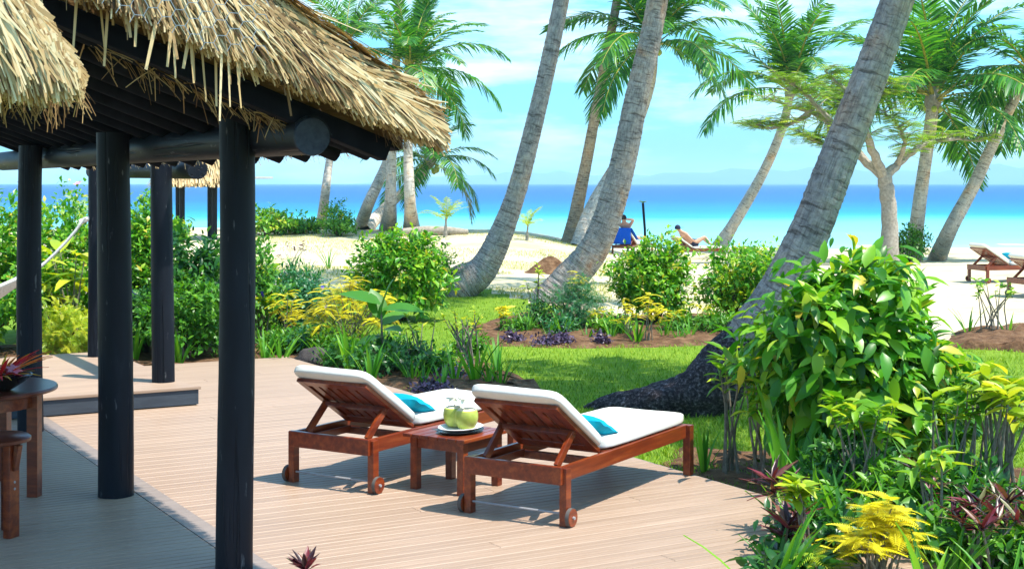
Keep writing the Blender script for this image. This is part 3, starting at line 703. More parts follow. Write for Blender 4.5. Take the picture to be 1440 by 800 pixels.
def cushion(name, size, parent, Mx, mat=None, puff=.006):
    bm = bmesh.new(); bmesh.ops.create_cube(bm, size=1); bmesh.ops.scale(bm, vec=size, verts=bm.verts)
    bmesh.ops.subdivide_edges(bm, edges=bm.edges[:], cuts=5, use_grid_fill=True)
    hx, hy, hz = (a / 2 for a in size); r = min(size) * .34
    for v_ in bm.verts:
        p = v_.co
        q = Vector((max(-hx + r, min(hx - r, p.x)), max(-hy + r, min(hy - r, p.y)), max(-hz + r, min(hz - r, p.z)))); d = p - q
        if d.length > 1e-6:
            d2 = d.normalized() * r
            if sum(abs(c) > 1e-6 for c in d) > 1: v_.co = q + d2
        k = (1 - (p.x / hx) ** 4) * (1 - (p.y / hy) ** 4)
        v_.co.z += (puff if p.z > 0 else -puff * .4) * k + .0025 * math.sin(p.x * 17 + p.y * 11)
    me = bpy.data.meshes.new(name); bm.to_mesh(me); bm.free(); me.polygons.foreach_set('use_smooth', [True] * len(me.polygons)); me.materials.append(mat or M['canvas'])
    o = link(name, me, parent); o.matrix_local = Mx
    sb = o.modifiers.new('sub', 'SUBSURF'); sb.levels = 1; sb.render_levels = 1
    return o
def copy_tree(o, parent=None):
    c = o.copy(); COL.objects.link(c); c.parent = parent
    for ch in o.children: copy_tree(ch, c)
    return c
LA = math.atan2(.851, .525)
L2 = make_lounger('white cushioned wooden sun lounger nearest the camera, right of the coconut table'); L2.location = (0, 8.865, 0); L2.rotation_euler.z = LA
def again(label, loc, rz, group=None):
    o = copy_tree(L2); o.location = loc; o.rotation_euler.z = rz; o['label'] = label
    if group: o['group'] = group
    return o
GL = 'wooden sun loungers with white mattresses'
L2['group'] = GL
L1 = again('white cushioned wooden sun lounger left of the coconut table', (-1.27, 9.80, 0), LA, GL)
def pillow(name, loc, rz, tilt, label):
    bm = bmesh.new(); n = 12; V = []
    for s in (1, -1):
        for i in range(n + 1):
            for j in range(n + 1):
                x = i / n * 2 - 1; y = j / n * 2 - 1; h = ((1 - x * x) * (1 - y * y)) ** .45 * .06
                k = 1 - .06 * (1 - abs(x)) * abs(y) - .0
                V.append(Vector((x * .15 * (1 - .09 * (1 - y * y)), y * .21 * (1 - .06 * (1 - x * x)), s * h + .004 * math.sin(7 * x + 5 * y))))
    Q = []; m = (n + 1) ** 2
    for s in range(2):
        for i in range(n):
            for j in range(n):
                q = [s * m + i * (n + 1) + j, s * m + (i + 1) * (n + 1) + j, s * m + (i + 1) * (n + 1) + j + 1, s * m + i * (n + 1) + j + 1]; Q.append(q if s == 0 else q[::-1])
    me = np_mesh(name, np.array(V), np.array(Q), None, M['teal']); o = link(name, me); o.location = loc; o.rotation_euler = (0, -tilt, rz)
    tag(o, label, 'pillow', 'teal scatter pillows')
def lworld(o, x, y, z): return Matrix.Translation(o.location) @ Matrix.Rotation(o.rotation_euler.z, 4, 'Z') @ Vector((x, y, z))
pillow('pillow', lworld(L2, .735, -.09, .50), LA, math.radians(-22), 'teal pillow on the lounger nearest the camera')
pillow('pillow', lworld(L1, .735, -.10, .50), LA, math.radians(-22), 'teal pillow on the lounger left of the table')

# ------------------------------------------------------------------ coconut side table
TA = math.radians(55.5)
tb = empty('side_table', (-.385, 9.855, 0), TA, 'low square slatted red wood table between the two loungers', 'side table')
for sx in (-1, 1):
    for sy in (-1, 1): MB().box((sx * .20, sy * .20, .18), (.055, .055, .36)).build('leg', M['redwood'], tb, bevel=.003)
    MB().box((sx * .205, 0, .325), (.022, .345, .075)).build('apron', M['redwood'], tb, bevel=.003)
    MB().box((0, sx * .205, .325), (.345, .022, .075)).build('apron', M['redwood'], tb, bevel=.003)
for k in range(7): MB().box((0, -.228 + k * .076, .374), (.53, .071, .024)).build('slat', M['redwood'], tb, bevel=.004)
PT = Vector((-.385 + .03, 9.855 - .03, .387))
tr = empty('platter', PT, TA, 'oval white platter on a black tray holding two coconuts', 'platter')
MB().lathe((0, 0, 0), [(.10, 0), (.165, .006), (.19, .016), (.186, .018), (.16, .010), (.02, .008)], 28).build('tray', M['black'], tr, smooth=True)
MB().lathe((0, 0, .012), [(.09, 0), (.15, .010), (.182, .026), (.178, .029), (.145, .014), (.02, .011)], 28).build('plate', M['white'], tr, smooth=True)
for o in tr.children: o.scale = (1, .78, 1)
def flower(parent, c, r, mat, n=5, cat=None, tilt=Vector((0, 0, 1)), name='flower', core=None):
    P = np.array([c] * n, float); az = np.arange(n) * 2 * math.pi / n + R.random(); t = tilt.normalized(); a = t.orthogonal().normalized(); b = t.cross(a)
    D = np.array([tuple(a * math.cos(q) + b * math.sin(q) + t * .45) for q in az]); U_ = np.tile(tuple(t), (n, 1))
    o = cloud(name, leaf_t(.62, 3, .18, .03), P, D, U_, np.full(n, r), np.full(n, .5), mat, parent); return o
for k, (dx, dy, lab) in enumerate([(-.066, .02, 'green drinking coconut with flowers, left one on the platter'), (.066, -.02, 'green drinking coconut with flowers, right one on the platter')]):
    q = Vector((dx, dy, 0)); q.rotate(Matrix.Rotation(math.radians(-35), 3, 'Z'))
    c = empty('coconut', PT + Vector((q.x * 1.0, q.y, .030)), k, lab, 'coconut', 'green coconuts on the platter'); c.scale = (1.15,) * 3
    MB().lathe((0, 0, 0), [(.040, 0), (.052, .010), (.064, .035), (.070, .065), (.069, .090), (.064, .108), (.058, .112)], 20).build('husk', M['coco'], c, smooth=True)
    MB().lathe((0, 0, .1125), [(.057, 0), (.045, .007), (.012, .006)], 16).build('cut_flesh', M['cocoflesh'], c, smooth=True)
    flower(c, (.02, -.01, .135), .055, M['petal_white'], 5, tilt=Vector((.2, -.4, 1)))
    flower(c, (-.028, .01, .150), .052, M['petal_white'], 5, tilt=Vector((-.5, -.5, 1)))
    flower(c, (.0, .025, .185), .045, M['petal_white'], 5, tilt=Vector((.1, -.7, .8)))
    MB().tube([(0, .02, .12), (.004, .03, .2)], .004, 6).build('straw', M['cocoflesh'], c)

# ------------------------------------------------------------------ dining table, bowl and stool at the left edge
dt = empty('round_table', (-3.66, 9.62, 0), 0, 'round polished dark wood table at the left edge', 'table')
MB().lathe((0, 0, .690), [(.535, 0), (.56, .008), (.563, .022), (.555, .034), (.02, .0345)], 48).build('table_top', M['darkwood'], dt, smooth=True)
MB().lathe((0, 0, .60), [(.45, 0), (.45, .088)], 40).build('apron', M['redwood'], dt, smooth=True)
for k in range(4):
    a = math.radians(-8 + 90 * k); MB().box((.455 * math.cos(a), .455 * math.sin(a), .344), (.075, .075, .688), Matrix.Rotation(a, 3, 'Z')).build('leg', M['redwood'], dt, bevel=.004)
bw = empty('flower_bowl', (-3.42, 9.46, .726), 0, 'black bowl of red flower spikes on the round table', 'bowl')
MB().lathe((0, 0, 0), [(.08, 0), (.10, .01), (.17, .055), (.225, .10), (.22, .104), (.16, .065), (.02, .03)], 28).build('bowl', M['black'], bw, smooth=True)
n = 46; az = rng.uniform(0, 6.28, n); D = np.stack([np.cos(az), np.sin(az), rng.uniform(.15, .9, n)], 1)
place('flower_spike', variants('spike', strap_t(.11, 4, .25, .01), M['bromel'], 5), np.stack([.06 * np.cos(az), .06 * np.sin(az), np.full(n, .10)], 1), D, np.tile((0, 0, 1.), (n, 1)), rng.uniform(.2, .34, n), bw)
n = 26; az = rng.uniform(0, 6.28, n); D = np.stack([np.cos(az), np.sin(az), rng.uniform(.0, .35, n)], 1)
place('leaf', variants('bowl_leaf', leaf_t(.34, 3, .2), M['purp'], 4), np.stack([.08 * np.cos(az), .08 * np.sin(az), np.full(n, .085)], 1), D, np.tile((0, 0, 1.), (n, 1)), rng.uniform(.10, .18, n), bw)
for k in range(12):
    a = R.uniform(0, 6.28); rr_ = R.uniform(.03, .17); flower(bw, (rr_ * math.cos(a), rr_ * math.sin(a), .115 + R.uniform(0, .035)), .062, M['petal_red'] if k % 3 else M['petal_pink'], 6, tilt=Vector((math.cos(a) * .4, math.sin(a) * .4 - .3, 1)))
stl = empty('stool', (-3.10, 8.50, 0), 0, 'small dark red wood stool in front of the round table', 'stool')
MB().lathe((0, 0, .555), [(.19, 0), (.215, .008), (.217, .026), (.205, .036), (.02, .037)], 32).build('seat', M['darkwood'], stl, smooth=True)
for k in range(4):
    a = math.radians(-22 + 90 * k); Rz = Matrix.Rotation(a, 3, 'Z')
    lg = MB().box(Rz @ Vector((.135, 0, .277)), (.05, .085, .554), Rz).build('leg', M['redwood'], stl, bevel=.004)
    for z in (.33, .29): MB().tube([Rz @ Vector((.159, .0, z)), Rz @ Vector((.163, .0, z))], .008, 8).build('bolt', M['steel'], lg)
    MB().bar(Rz @ Vector((.16, 0, .40)), Rz @ Vector((.19, 0, .552)), .04, .03).build('bracket', M['redwood'], stl, bevel=.003)

# ------------------------------------------------------------------ palms
def frond_mesh(name, e0, e1, seed, n=56, hang=.6, ll=.225, mat=None, curl=0.0, young=False):
    q = np.random.default_rng(seed); pts = []; T = []; p = np.zeros(3); K = 40; side_bend = q.normal(0, .18)
    for i in range(K + 1):
        t = i / K; a = e0 + (e1 - e0) * t ** 1.25; b = side_bend * t * t
        d = np.array((math.cos(a) * math.cos(b), math.cos(a) * math.sin(b), math.sin(a))); pts.append(p.copy()); T.append(d); p = p + d / K
    pts = np.array(pts); T = np.array(T); V = []; Q = []; A = []
    for i in range(0, K, 3):                                   # rachis: three-sided
        j = min(i + 3, K); ra = .011 * (1 - .85 * i / K) + .0015; rb = .011 * (1 - .85 * j / K) + .0015; k = len(V)
        if i < 4: ra *= 1.6
        for pp, tt, rr in ((pts[i], T[i], ra), (pts[j], T[j], rb)):
            sd = np.cross((0, 0, 1), tt); sd = sd / max(1e-6, np.linalg.norm(sd)); nn = np.cross(tt, sd)
            V += [pp + sd * rr, pp + nn * rr * .8, pp - sd * rr]
        A += [.97] * 6
        for c in range(3): Q.append((k + c, k + (c + 1) % 3, k + 3 + (c + 1) % 3, k + 3 + c))
    for i in range(n):
        t = .13 + .87 * (i + .5) / n; f = t * K; a = min(int(f), K - 1); u = f - a; pp = pts[a] * (1 - u) + pts[a + 1] * u; tt = T[a]
        sd = np.cross((0, 0, 1), tt); sd = sd / max(1e-6, np.linalg.norm(sd)); nn = np.cross(tt, sd)
        for s in (-1, 1):
            if q.random() < .04: continue
            l = ll * (.35 + .65 * math.sin(math.pi * min(1, .18 + .80 * t)) ** .8) * q.uniform(.85, 1.12) * (1 if t < .93 else .7)
            d = sd * s * q.uniform(.72, .9) + tt * (.42 + .35 * t + q.normal(0, .07)) + nn * q.normal(.12, .08); d /= np.linalg.norm(d)
            g = np.array((0, 0, -1.0)); h = hang * q.uniform(.7, 1.3)
            m1 = pp + d * l * .5 + g * h * l * .16; m2 = pp + d * l * .92 + g * h * l * .55; w = .0085 * q.uniform(.8, 1.2); e = np.cross(d, nn); e = e / max(1e-6, np.linalg.norm(e)) * w
            if young: e *= 1.8
            tw = q.uniform(-.5, .5); e = e * math.cos(tw) + nn * w * math.sin(tw)
            k = len(V); V += [pp - e * .5, pp + e * .5, m1 - e, m1 + e, m2 - e * .2, m2 + e * .2]; Q += [(k, k + 2, k + 3, k + 1), (k + 2, k + 4, k + 5, k + 3)]
            A += list(np.clip(np.array([.0] * 2 + [.0] * 2 + [.1] * 2) + q.uniform(.12, .78), 0, .88))
    return np_mesh(name, np.array(V), np.array(Q), np.array(A), mat or M['frond'])
FR = {}
for cls, (e0, e1) in {'up': (1.42, .55), 'high': (1.12, -.15), 'mid': (.72, -.72), 'low': (.28, -1.15), 'droop': (-.25, -1.45)}.items():
    FR[cls] = [frond_mesh('frond', e0 + R.uniform(-.1, .1), e1 + R.uniform(-.2, .2), 100 + 10 * len(FR) + k, hang={'up': .2, 'high': .4, 'mid': .62, 'low': .9, 'droop': .8}[cls]) for k in range(3)]
FR['old'] = [frond_mesh('frond', -.35, -1.5, 300 + k, hang=.6, mat=M['frond_old']) for k in range(2)]
FR['young'] = [frond_mesh('frond', e, e - 1.0, 400 + k, n=20, hang=.5, ll=.24, young=True, mat=M['yg']) for k, e in enumerate((1.35, 1.0, .7))]
def catmull(pts, rad, n):
    P = [Vector(p) for p in pts]; out = []; rr = []
    seg = len(P) - 1
    for i in range(n + 1):
        f = i / n * seg; a = min(int(f), seg - 1); t = f - a
        p0 = P[a - 1] if a else P[0] * 2 - P[1]; p1 = P[a]; p2 = P[a + 1]; p3 = P[a + 2] if a + 2 <= seg else P[-1] * 2 - P[-2]
        out.append(.5 * ((2 * p1) + (p2 - p0) * t + (2 * p0 - 5 * p1 + 4 * p2 - p3) * t * t + (3 * p1 - p0 - 3 * p2 + p3) * t ** 3)); rr.append(rad[a] * (1 - t) + rad[a + 1] * t)
    return out, rr
def trunk_mesh(pts, rad, mat, ring=.085, n=16, seed=0, rough=.05):
    q = random.Random(seed); L = sum((Vector(b) - Vector(a)).length for a, b in zip(pts, pts[1:])); m = int(L / ring) * 2
    C, Rr = catmull(pts, rad, m); V = []; A = []; ref = Vector((1, 0, 0)); ph = [q.uniform(0, 6) for _ in range(6)]
    for i, p in enumerate(C):
        t = (C[min(i + 1, m)] - C[max(i - 1, 0)]).normalized(); a = (ref - t * ref.dot(t)).normalized(); b = t.cross(a)
        step = (1.012 if i % 2 else .992) + q.uniform(-.012, .012)
        for k in range(n):
            th = 2 * math.pi * k / n; rr = Rr[i] * step * (1 + rough * (math.sin(3 * th + ph[0] + i * .05) * .5 + math.sin(7 * th + ph[1] - i * .13) * .25) + q.uniform(-.018, .018))
            V.append(p + (a * math.cos(th) + b * math.sin(th)) * rr + t * q.uniform(-.012, .012)); A.append((.62 if i % 2 else .36) + ph[2] * 0 + q.uniform(-.22, .22) + .12 * math.sin(i * .7 + math.sin(i * .31) * 3))
    Q = [(i * n + k, i * n + (k + 1) % n, (i + 1) * n + (k + 1) % n, (i + 1) * n + k) for i in range(m) for k in range(n)]
    me = np_mesh('trunk', np.array([tuple(x) for x in V]), np.array(Q), np.array(A), mat)
    tp = [(Rr[i] * math.cos(6.28318 * k / n) + seed, Rr[i] * math.sin(6.28318 * k / n), L * i / m) for i in range(m + 1) for k in range(n)]
    a_ = me.attributes.new('tp', 'FLOAT_VECTOR', 'POINT'); a_.data.foreach_set('vector', np.array(tp, dtype=np.float32).ravel()); return me
def palm(label, pts, rad, mat, crown=None, seed=0, group='coconut palms', name='palm_tree', nuts=0):
    q = random.Random(seed); root = empty(name, (0, 0, 0), 0, label, 'palm tree', group)
    b = Vector(pts[0]); root.location = (b.x, b.y, gz(b.x, b.y))
    loc = root.location.copy(); P = [Vector(p) - loc for p in pts]; P[0].z = min(P[0].z, -.05)
    link('trunk', trunk_mesh(P, rad, mat, seed=seed), root)
    top = P[-1]
    if crown:
        size, spec = crown; ax = (P[-1] - P[-2]).normalized(); k = 0
        for cls, n in spec:
            off = q.uniform(0, 6.28)
            for i in range(n):
                o = link('frond', FR[cls][q.randrange(len(FR[cls]))], root)
                az = off + 2 * math.pi * (i + q.uniform(-.28, .28)) / n; s = size * q.uniform(.85, 1.1)
                o.location = top + Vector((math.cos(az) * .06, math.sin(az) * .06, q.uniform(-.15, .1))) ; o.scale = (s, s, s)
                o.rotation_euler = (ax.y * -.25 * 0 + q.uniform(-.12, .12), q.uniform(-.1, .1), az)
        MB().tube([top - ax * .35, top - ax * .1, top + ax * .25, top + ax * .7], [rad[-1] * 1.05, rad[-1] * 1.5, rad[-1] * 1.15, .03], 10).build('crown_shaft', M['bark'], root, smooth=True)
        for i in range(nuts):
            az = q.uniform(0, 6.28); MB().lathe(top + Vector((math.cos(az) * .22, math.sin(az) * .22, -.38 - q.uniform(0, .15))), [(.02, 0), (.09, .06), (.105, .13), (.07, .21), (.02, .24)], 10).build('coconut', M['coco'], root, smooth=True)
    return root
FULL = [('up', 4), ('high', 7), ('mid', 6), ('low', 5), ('droop', 2)]
g0 = lambda px, py: ground(px, py)
def P3(d, *a): return [W(x, y, d) for x, y in a]
dA = g0(650, 416).y
palm('thick leaning palm trunk rising from the lawn left of centre', [g0(628, 414) + Vector((0, 0, .06)), W(648, 400, dA), W(684, 372, dA), W(722, 282, dA), W(757, 150, dA), W(790, 0, dA + .3), W(840, -270, dA + 1)], [.44, .38, .27, .19, .165, .15, .12], M['palm_grey'], (4.0, [('high', 4), ('mid', 3), ('low', 3)]), 1)
dB = g0(775, 424).y
palm('leaning grey palm trunk in the centre, in front of the reclining sunbathers', [g0(772, 424), W(795, 398, dB), W(838, 345, dB), W(868, 262, dB), W(899, 120, dB), W(925, 0, dB), W(975, -290, dB)], [.38, .32, .275, .25, .215, .195, .16], M['palm_grey'], (4.0, [('high', 4), ('mid', 3), ('low', 2)]), 2)
palm('slender brown palm trunk just left of the central grey trunk', [G(800, 50), W(808, 310, 50), W(824, 230, 50), W(845, 120, 50), W(868, 0, 50), W(885, -110, 50)], [.32, .25, .20, .17, .155, .14], M['palm_tan'], (4.6, [('high', 4), ('mid', 5), ('low', 4)]), 3)
palm('palm leaning behind the central grey trunk, drooping crown beside it', [G(815, 48), W(836, 290, 48.5), W(880, 210, 50), W(912, 125, 49.5), W(920, 62, 49)], [.36, .28, .22, .19, .16], M['palm_pale'], (4.5, [('up', 3), ('high', 6), ('mid', 6), ('low', 6), ('droop', 3)]), 4, nuts=4)
palm('pale leaning palm trunk leftmost on the beach, left of the round bush', [g0(448, 322), W(455, 290, 51), W(464, 220, 51), W(476, 120, 51), W(486, 62, 51)], [0.265, 0.172, 0.133, 0.117, 0.101], M['palm_pale'], (2.8, [('up', 3), ('high', 4), ('mid', 3)]), 5)
palm('palm leaning right from beside the round bush, dark base', [g0(500, 322), W(513, 300, 49), W(545, 225, 49), W(575, 130, 49), W(590, 60, 49.5)], [0.296, 0.211, 0.156, 0.133, 0.117], M['palm_pale'], (2.4, [('up', 2), ('high', 3)]), 6)
palm('upright pale palm left of the tallest beach palm', [g0(545, 324), W(549, 290, 48), W(551, 220, 48), W(556, 120, 48), W(560, 30, 48), W(564, -60, 48)], [0.328, 0.211, 0.156, 0.140, 0.133, 0.117], M['palm_pale'], (2.6, [('up', 2), ('high', 3)]), 7)
palm('straight beach palm with the big full crown above the thatch tip', [g0(579, 325), W(577, 290, 47), W(574, 220, 47), W(575, 160, 47), W(577, 98, 47)], [0.328, 0.195, 0.156, 0.140, 0.125], M['palm_pale'], (3.3, FULL), 8, nuts=5)
palm('white trunk leaning far right with a low crown under the thatch tip', [g0(512, 323), W(550, 285, 53), W(582, 258, 53), W(606, 226, 53)], [0.265, 0.187, 0.156, 0.140], M['palm_pale'], (2.7, [('up', 2), ('high', 4), ('mid', 5), ('low', 5), ('droop', 3), ('old', 1)]), 9, nuts=3)
dJ = g0(1008, 354).y
palm('slim pale palm leaning right behind the feathery tree', [g0(1006, 354), W(1030, 318, dJ), W(1072, 245, dJ), W(1100, 180, dJ), W(1112, 128, dJ)], [.34, .24, .20, .18, .16], M['palm_pale'], (4.7, [('up', 5), ('high', 7), ('mid', 5), ('low', 3), ('old', 1)]), 10)
palm('pale palm with wide fan of fronds at upper right', [G(1283, 50), W(1290, 310, 48), W(1301, 230, 48), W(1308, 180, 48), W(1312, 140, 48)], [.32, .24, .21, .21, .2], M['palm_pale'], (5.0, [('up', 5), ('high', 7), ('mid', 7), ('low', 5), ('droop', 1)]), 11, nuts=4)
palm('grey palm at the right leaning out of the frame', [G(1316, 50), W(1335, 325, 48), W(1372, 255, 48), W(1402, 190, 48), W(1448, 98, 48)], [.32, .25, .21, .18, .16], M['palm_pale'], (4.1, [('high', 4), ('mid', 5), ('low', 5), ('droop', 3), ('old', 1)]), 12)
# the big leaning palm: root-matted base lying over the lawn, trunk soaring out of the top
big = empty('palm_tree', (0, 0, 0), 0, 'massive palm leaning right behind the big-leaved shrub, dark matted base', 'palm tree', 'coconut palms')
dk = g0(900, 585).y
rb = [W(818, 577, dk + .4), W(850, 571, dk + .3), W(905, 566, dk + .1), W(962, 560, dk), W(1004, 536, dk), W(1034, 500, dk), W(1072, 446, dk)]
C, Rr = catmull(rb, [.03, .09, .15, .235, .285, .255, .16], 46); V = []; q = random.Random(4); ref = Vector((0, 0, 1)); nn = 26
for i, p in enumerate(C):
    t = (C[min(i + 1, 46)] - C[max(i - 1, 0)]).normalized(); a = (ref - t * ref.dot(t)).normalized(); b = t.cross(a)
    for k in range(nn):
        th = 2 * math.pi * k / nn; rr = Rr[i] * (1 + .07 * math.sin(3 * th + i * .2) + .05 * math.sin(5 * th - i * .5) + q.uniform(-.045, .045))
        V.append(p + (a * math.cos(th) + b * math.sin(th)) * rr)
Q = [(i * nn + k, i * nn + (k + 1) % nn, (i + 1) * nn + (k + 1) % nn, (i + 1) * nn + k) for i in range(46) for k in range(nn)]
link('root_mat', np_mesh('root_mat', np.array([tuple(x) for x in V]), np.array(Q), None, M['palm_root']), big)
link('trunk', trunk_mesh([W(1025, 505, dk), W(1060, 462, dk), W(1098, 408, dk), W(1142, 318, dk), W(1186, 205, dk), W(1226, 100, dk), W(1262, 0, dk), W(1330, -200, dk), W(1385, -370, dk)], [.17, .222, .212, .19, .176, .165, .156, .14, .13], M['palm_grey'], ring=.06, n=24, seed=31, rough=.035), big)
for cls, n in [('high', 5), ('mid', 7), ('low', 5)]:
    for i in range(n):
        o = link('frond', FR[cls][i % 3], big); o.location = W(1390, -385, dk); o.scale = (3.6,) * 3; o.rotation_euler = (0, 0, i * 6.28 / n + len(cls))
def seedling(label, px, py, h, d=None, n=7):
    p = g0(px, py) if d is None else G(px, d)
    root = empty('palm_seedling', p, 0, label, 'palm', 'young coconut palms')
    MB().tube([(0, 0, -.05), (.01, 0, h * .18), (.03, 0, h * .42)], [h * .055, h * .035, h * .02], 8).build('trunk', M['bark'], root, smooth=True)
    for i in range(n):
        o = link('frond', FR['young'][i % 3], root); s = h * R.uniform(.6, .85); o.scale = (s, s, s); o.location = (.03, 0, h * .36); o.rotation_euler = (0, 0, i * 2.4 + px)
seedling('young palm on the beach right of the big-crown palm', 626, 334, 1.45)
seedling('small young palm on the beach left of the central trunks', 741, 338, 1.15)
seedling('young palm seen above the hedge between the left posts', 114, 300, 1.5, 44)

# ------------------------------------------------------------------ feathery shade tree on the right
def feather_tree():
    d = 44; base = G(1250, d); root = empty('shade_tree', base, 0, 'spreading feathery-leaved shade tree behind the massive palm trunk', 'tree')
    w_ = lambda x, y, dd=0: W(x, y, d + dd) - base
    tk = MB(); pts, rad = catmull([Vector((0, 0, -.1)), w_(1251, 310), w_(1247, 268), w_(1243, 248)], [.33, .25, .24, .22], 14)
    tk.tube([p + Vector((.02 * math.sin(i * 2.1), .02 * math.cos(i * 1.7), 0)) for i, p in enumerate(pts)], rad, 12).build('trunk', M['bark'], root, smooth=True)
    limbs = [[(1243, 250, 0), (1215, 225, .3), (1180, 185, .8), (1140, 158, 1.2), (1110, 150, 1.5), (1075, 138, 2)],
             [(1180, 185, .8), (1150, 150, .2), (1128, 128, -.3), (1100, 112, -.8)],
             [(1243, 250, 0), (1228, 215, -.5), (1212, 170, -1), (1190, 130, -1.2), (1160, 100, -1.4)],
             [(1243, 248, 0), (1262, 232, .2), (1290, 208, .5), (1330, 196, .9), (1380, 200, 1.1)],
             [(1262, 232, .2), (1272, 205, -.4), (1265, 180, -.9), (1240, 155, -1.2)],
             [(1140, 158, 1.2), (1120, 170, 1.8), (1090, 180, 2.0), (1062, 180, 2.2)],
             [(1212, 170, -1), (1235, 140, -1.4), (1250, 118, -1.6)],
             [(1180, 185, .8), (1185, 150, 1.4), (1175, 118, 1.8)],
             [(1215, 225, .3), (1190, 212, -.6), (1160, 205, -1.0), (1130, 190, -1.2)]]
    tips = []
    for k, lb in enumerate(limbs):
        c, _ = catmull([w_(*p) for p in lb], [1] * len(lb), 18); r0 = .17 if lb[0] in ((1243, 250, 0), (1243, 248, 0)) else .10
        c = [p + Vector((R.uniform(-.03, .03), R.uniform(-.03, .03), R.uniform(-.03, .03))) for p in c]
        MB().tube(c, [r0 * (1 - .88 * i / 18) for i in range(19)], 8).build('limb', M['bark'], root, smooth=True)
        for i in range(6, 19): tips.append(c[i])
    tw = MB(); P = []; D = []
    for c in tips:
        for _ in range(3):
            az = R.uniform(0, 6.28); L = R.uniform(.3, .95); e = c + Vector((math.cos(az) * L, math.sin(az) * L, R.uniform(.0, .42) * L + .06)); mid_ = c.lerp(e, .5) + Vector((0, 0, .08))
            tw.tube([c, mid_, e], [.018, .012, .006], 5, False)
            for _ in range(7):
                f = R.uniform(.35, 1.05); b = c.lerp(e, f) + Vector((R.uniform(-.1, .1), R.uniform(-.1, .1), R.uniform(-.02, .07))); a2 = R.uniform(0, 6.28)
                P.append(b); D.append((math.cos(a2), math.sin(a2), R.uniform(-.12, .35)))
    tw.build('twig', M['bark'], root)['kind'] = 'stuff'
    n = len(P); cloud('foliage', feather_t(8, .075, .30, .25), np.array([tuple(p) for p in P]), np.array(D), np.tile((0, 0, 1.), (n, 1)) + rng.normal(0, .2, (n, 3)), rng.uniform(.25, .5, n), np.clip(rng.normal(.5, .24, n), 0, 1), M['feath'], root)['kind'] = 'stuff'
feather_tree()

# ------------------------------------------------------------------ shrubs and border plants
def stems_to(root, tips, r0, mat, name='stem', sep=True, base_spread=.06):
    mb = MB()
    for t in tips:
        b = Vector((R.uniform(-1, 1) * base_spread, R.uniform(-1, 1) * base_spread, -.04)); t = Vector(t); m = b.lerp(t, .5) + Vector((t.x * -.12, t.y * -.12, .04)) + Vector((R.uniform(-.03, .03), R.uniform(-.03, .03), 0))
        if sep: MB().tube([b, m, t], [r0, r0 * .75, r0 * .35], 6).build(name, mat, root, smooth=True)
        else: mb.tube([b, m, t], [r0, r0 * .75, r0 * .35], 5, False)
    if not sep: mb.build(name, mat, root, smooth=True)['kind'] = 'stuff'
def shape(n, rad, zc, lump=.2, lo_=.4, bottom=-.75, seed=0):
    q = np.random.default_rng(seed); d = nrm(q.normal(size=(n * 3, 3))); d = d[d[:, 2] > bottom][:n]; ph = q.uniform(0, 6, 6)
    k = 1 + lump * (np.sin(d[:, 0] * 4 + ph[0]) * np.sin(d[:, 1] * 4 + ph[1]) + .7 * np.sin(d[:, 2] * 5 + ph[2] + d[:, 0] * 3) + .4 * np.sin(d[:, 0] * 9 + ph[3]) * np.sin(d[:, 2] * 8 + ph[4]))
    r = (lo_ + (1 - lo_) * q.uniform(0, 1, len(d)) ** .55) * k
    return d * r[:, None] * np.array(rad) + np.array((0, 0, zc)), d
def bush(label, p, wd, ht, leaf, mat, twigs=260, per=9, T=None, name='shrub', cat='shrub', group='garden shrubs', lump=.22, deep=.35, up_=.35, stem=M['stemdark'], flowers=None, seed=None, parts=0, dz=0, tw=.16, lo_=.4, flat=1.0):
    seed = seed if seed is not None else int(abs(p[0] * 97 + p[1] * 131)) % 9999
    root = empty(name, p, R.uniform(0, 6), label, cat, group); rad = (wd / 2, wd / 2 * flat, ht * .52)
    tips, o = shape(twigs, rad, ht * .52 + dz, lump, lo_, -.8, seed); n0 = len(tips); tips[:, 2] = np.maximum(tips[:, 2], .05)
    n = n0 * per; ti = np.repeat(tips, per, 0); oi = np.repeat(o, per, 0)
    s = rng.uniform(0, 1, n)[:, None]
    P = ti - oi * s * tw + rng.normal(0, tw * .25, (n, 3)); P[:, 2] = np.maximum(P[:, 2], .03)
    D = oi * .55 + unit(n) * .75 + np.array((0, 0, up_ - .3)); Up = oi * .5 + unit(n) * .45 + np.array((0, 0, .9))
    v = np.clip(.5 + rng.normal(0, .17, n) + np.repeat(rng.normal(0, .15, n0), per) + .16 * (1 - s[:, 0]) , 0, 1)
    S = leaf * rng.uniform(.42, 1.32, n); T = T or small_t(.5)
    idx = np.arange(n)
    if parts:
        Rm = np.array(Matrix.Rotation(root.rotation_euler.z, 3, 'Z')); wp = P @ Rm.T + np.array(p); dist = np.linalg.norm(wp - np.array((0, 0, H)), axis=1)
        order = np.argsort(dist - S * 1.5)[:parts]; place('leaf', variants(name + mat.name, T, mat, 8), P[order], D[order], Up[order], S[order], root); idx = np.setdiff1d(idx, order)
    if len(idx): cloud('foliage', T, P[idx], D[idx], Up[idx], S[idx], v[idx], mat, root)['kind'] = 'stuff'
    k = min(14, n0); sel = rng.choice(n0, k, replace=False); stems_to(root, tips[sel] * np.array((.8, .8, .85)), .012 + .006 * ht, stem, 'stem', True)
    if flowers:
        fm, fn, fs = flowers
        outer = np.argsort(-np.linalg.norm((tips - np.array((0, 0, ht * .52))) / np.array(rad), axis=1))[:fn * 3]
        for j in rng.choice(outer, min(fn, len(outer)), replace=False): flower(root, tuple(tips[j] + o[j] * .05), fs, fm, 5, tilt=Vector(o[j]) + Vector((0, -.4, .2)))
    return root
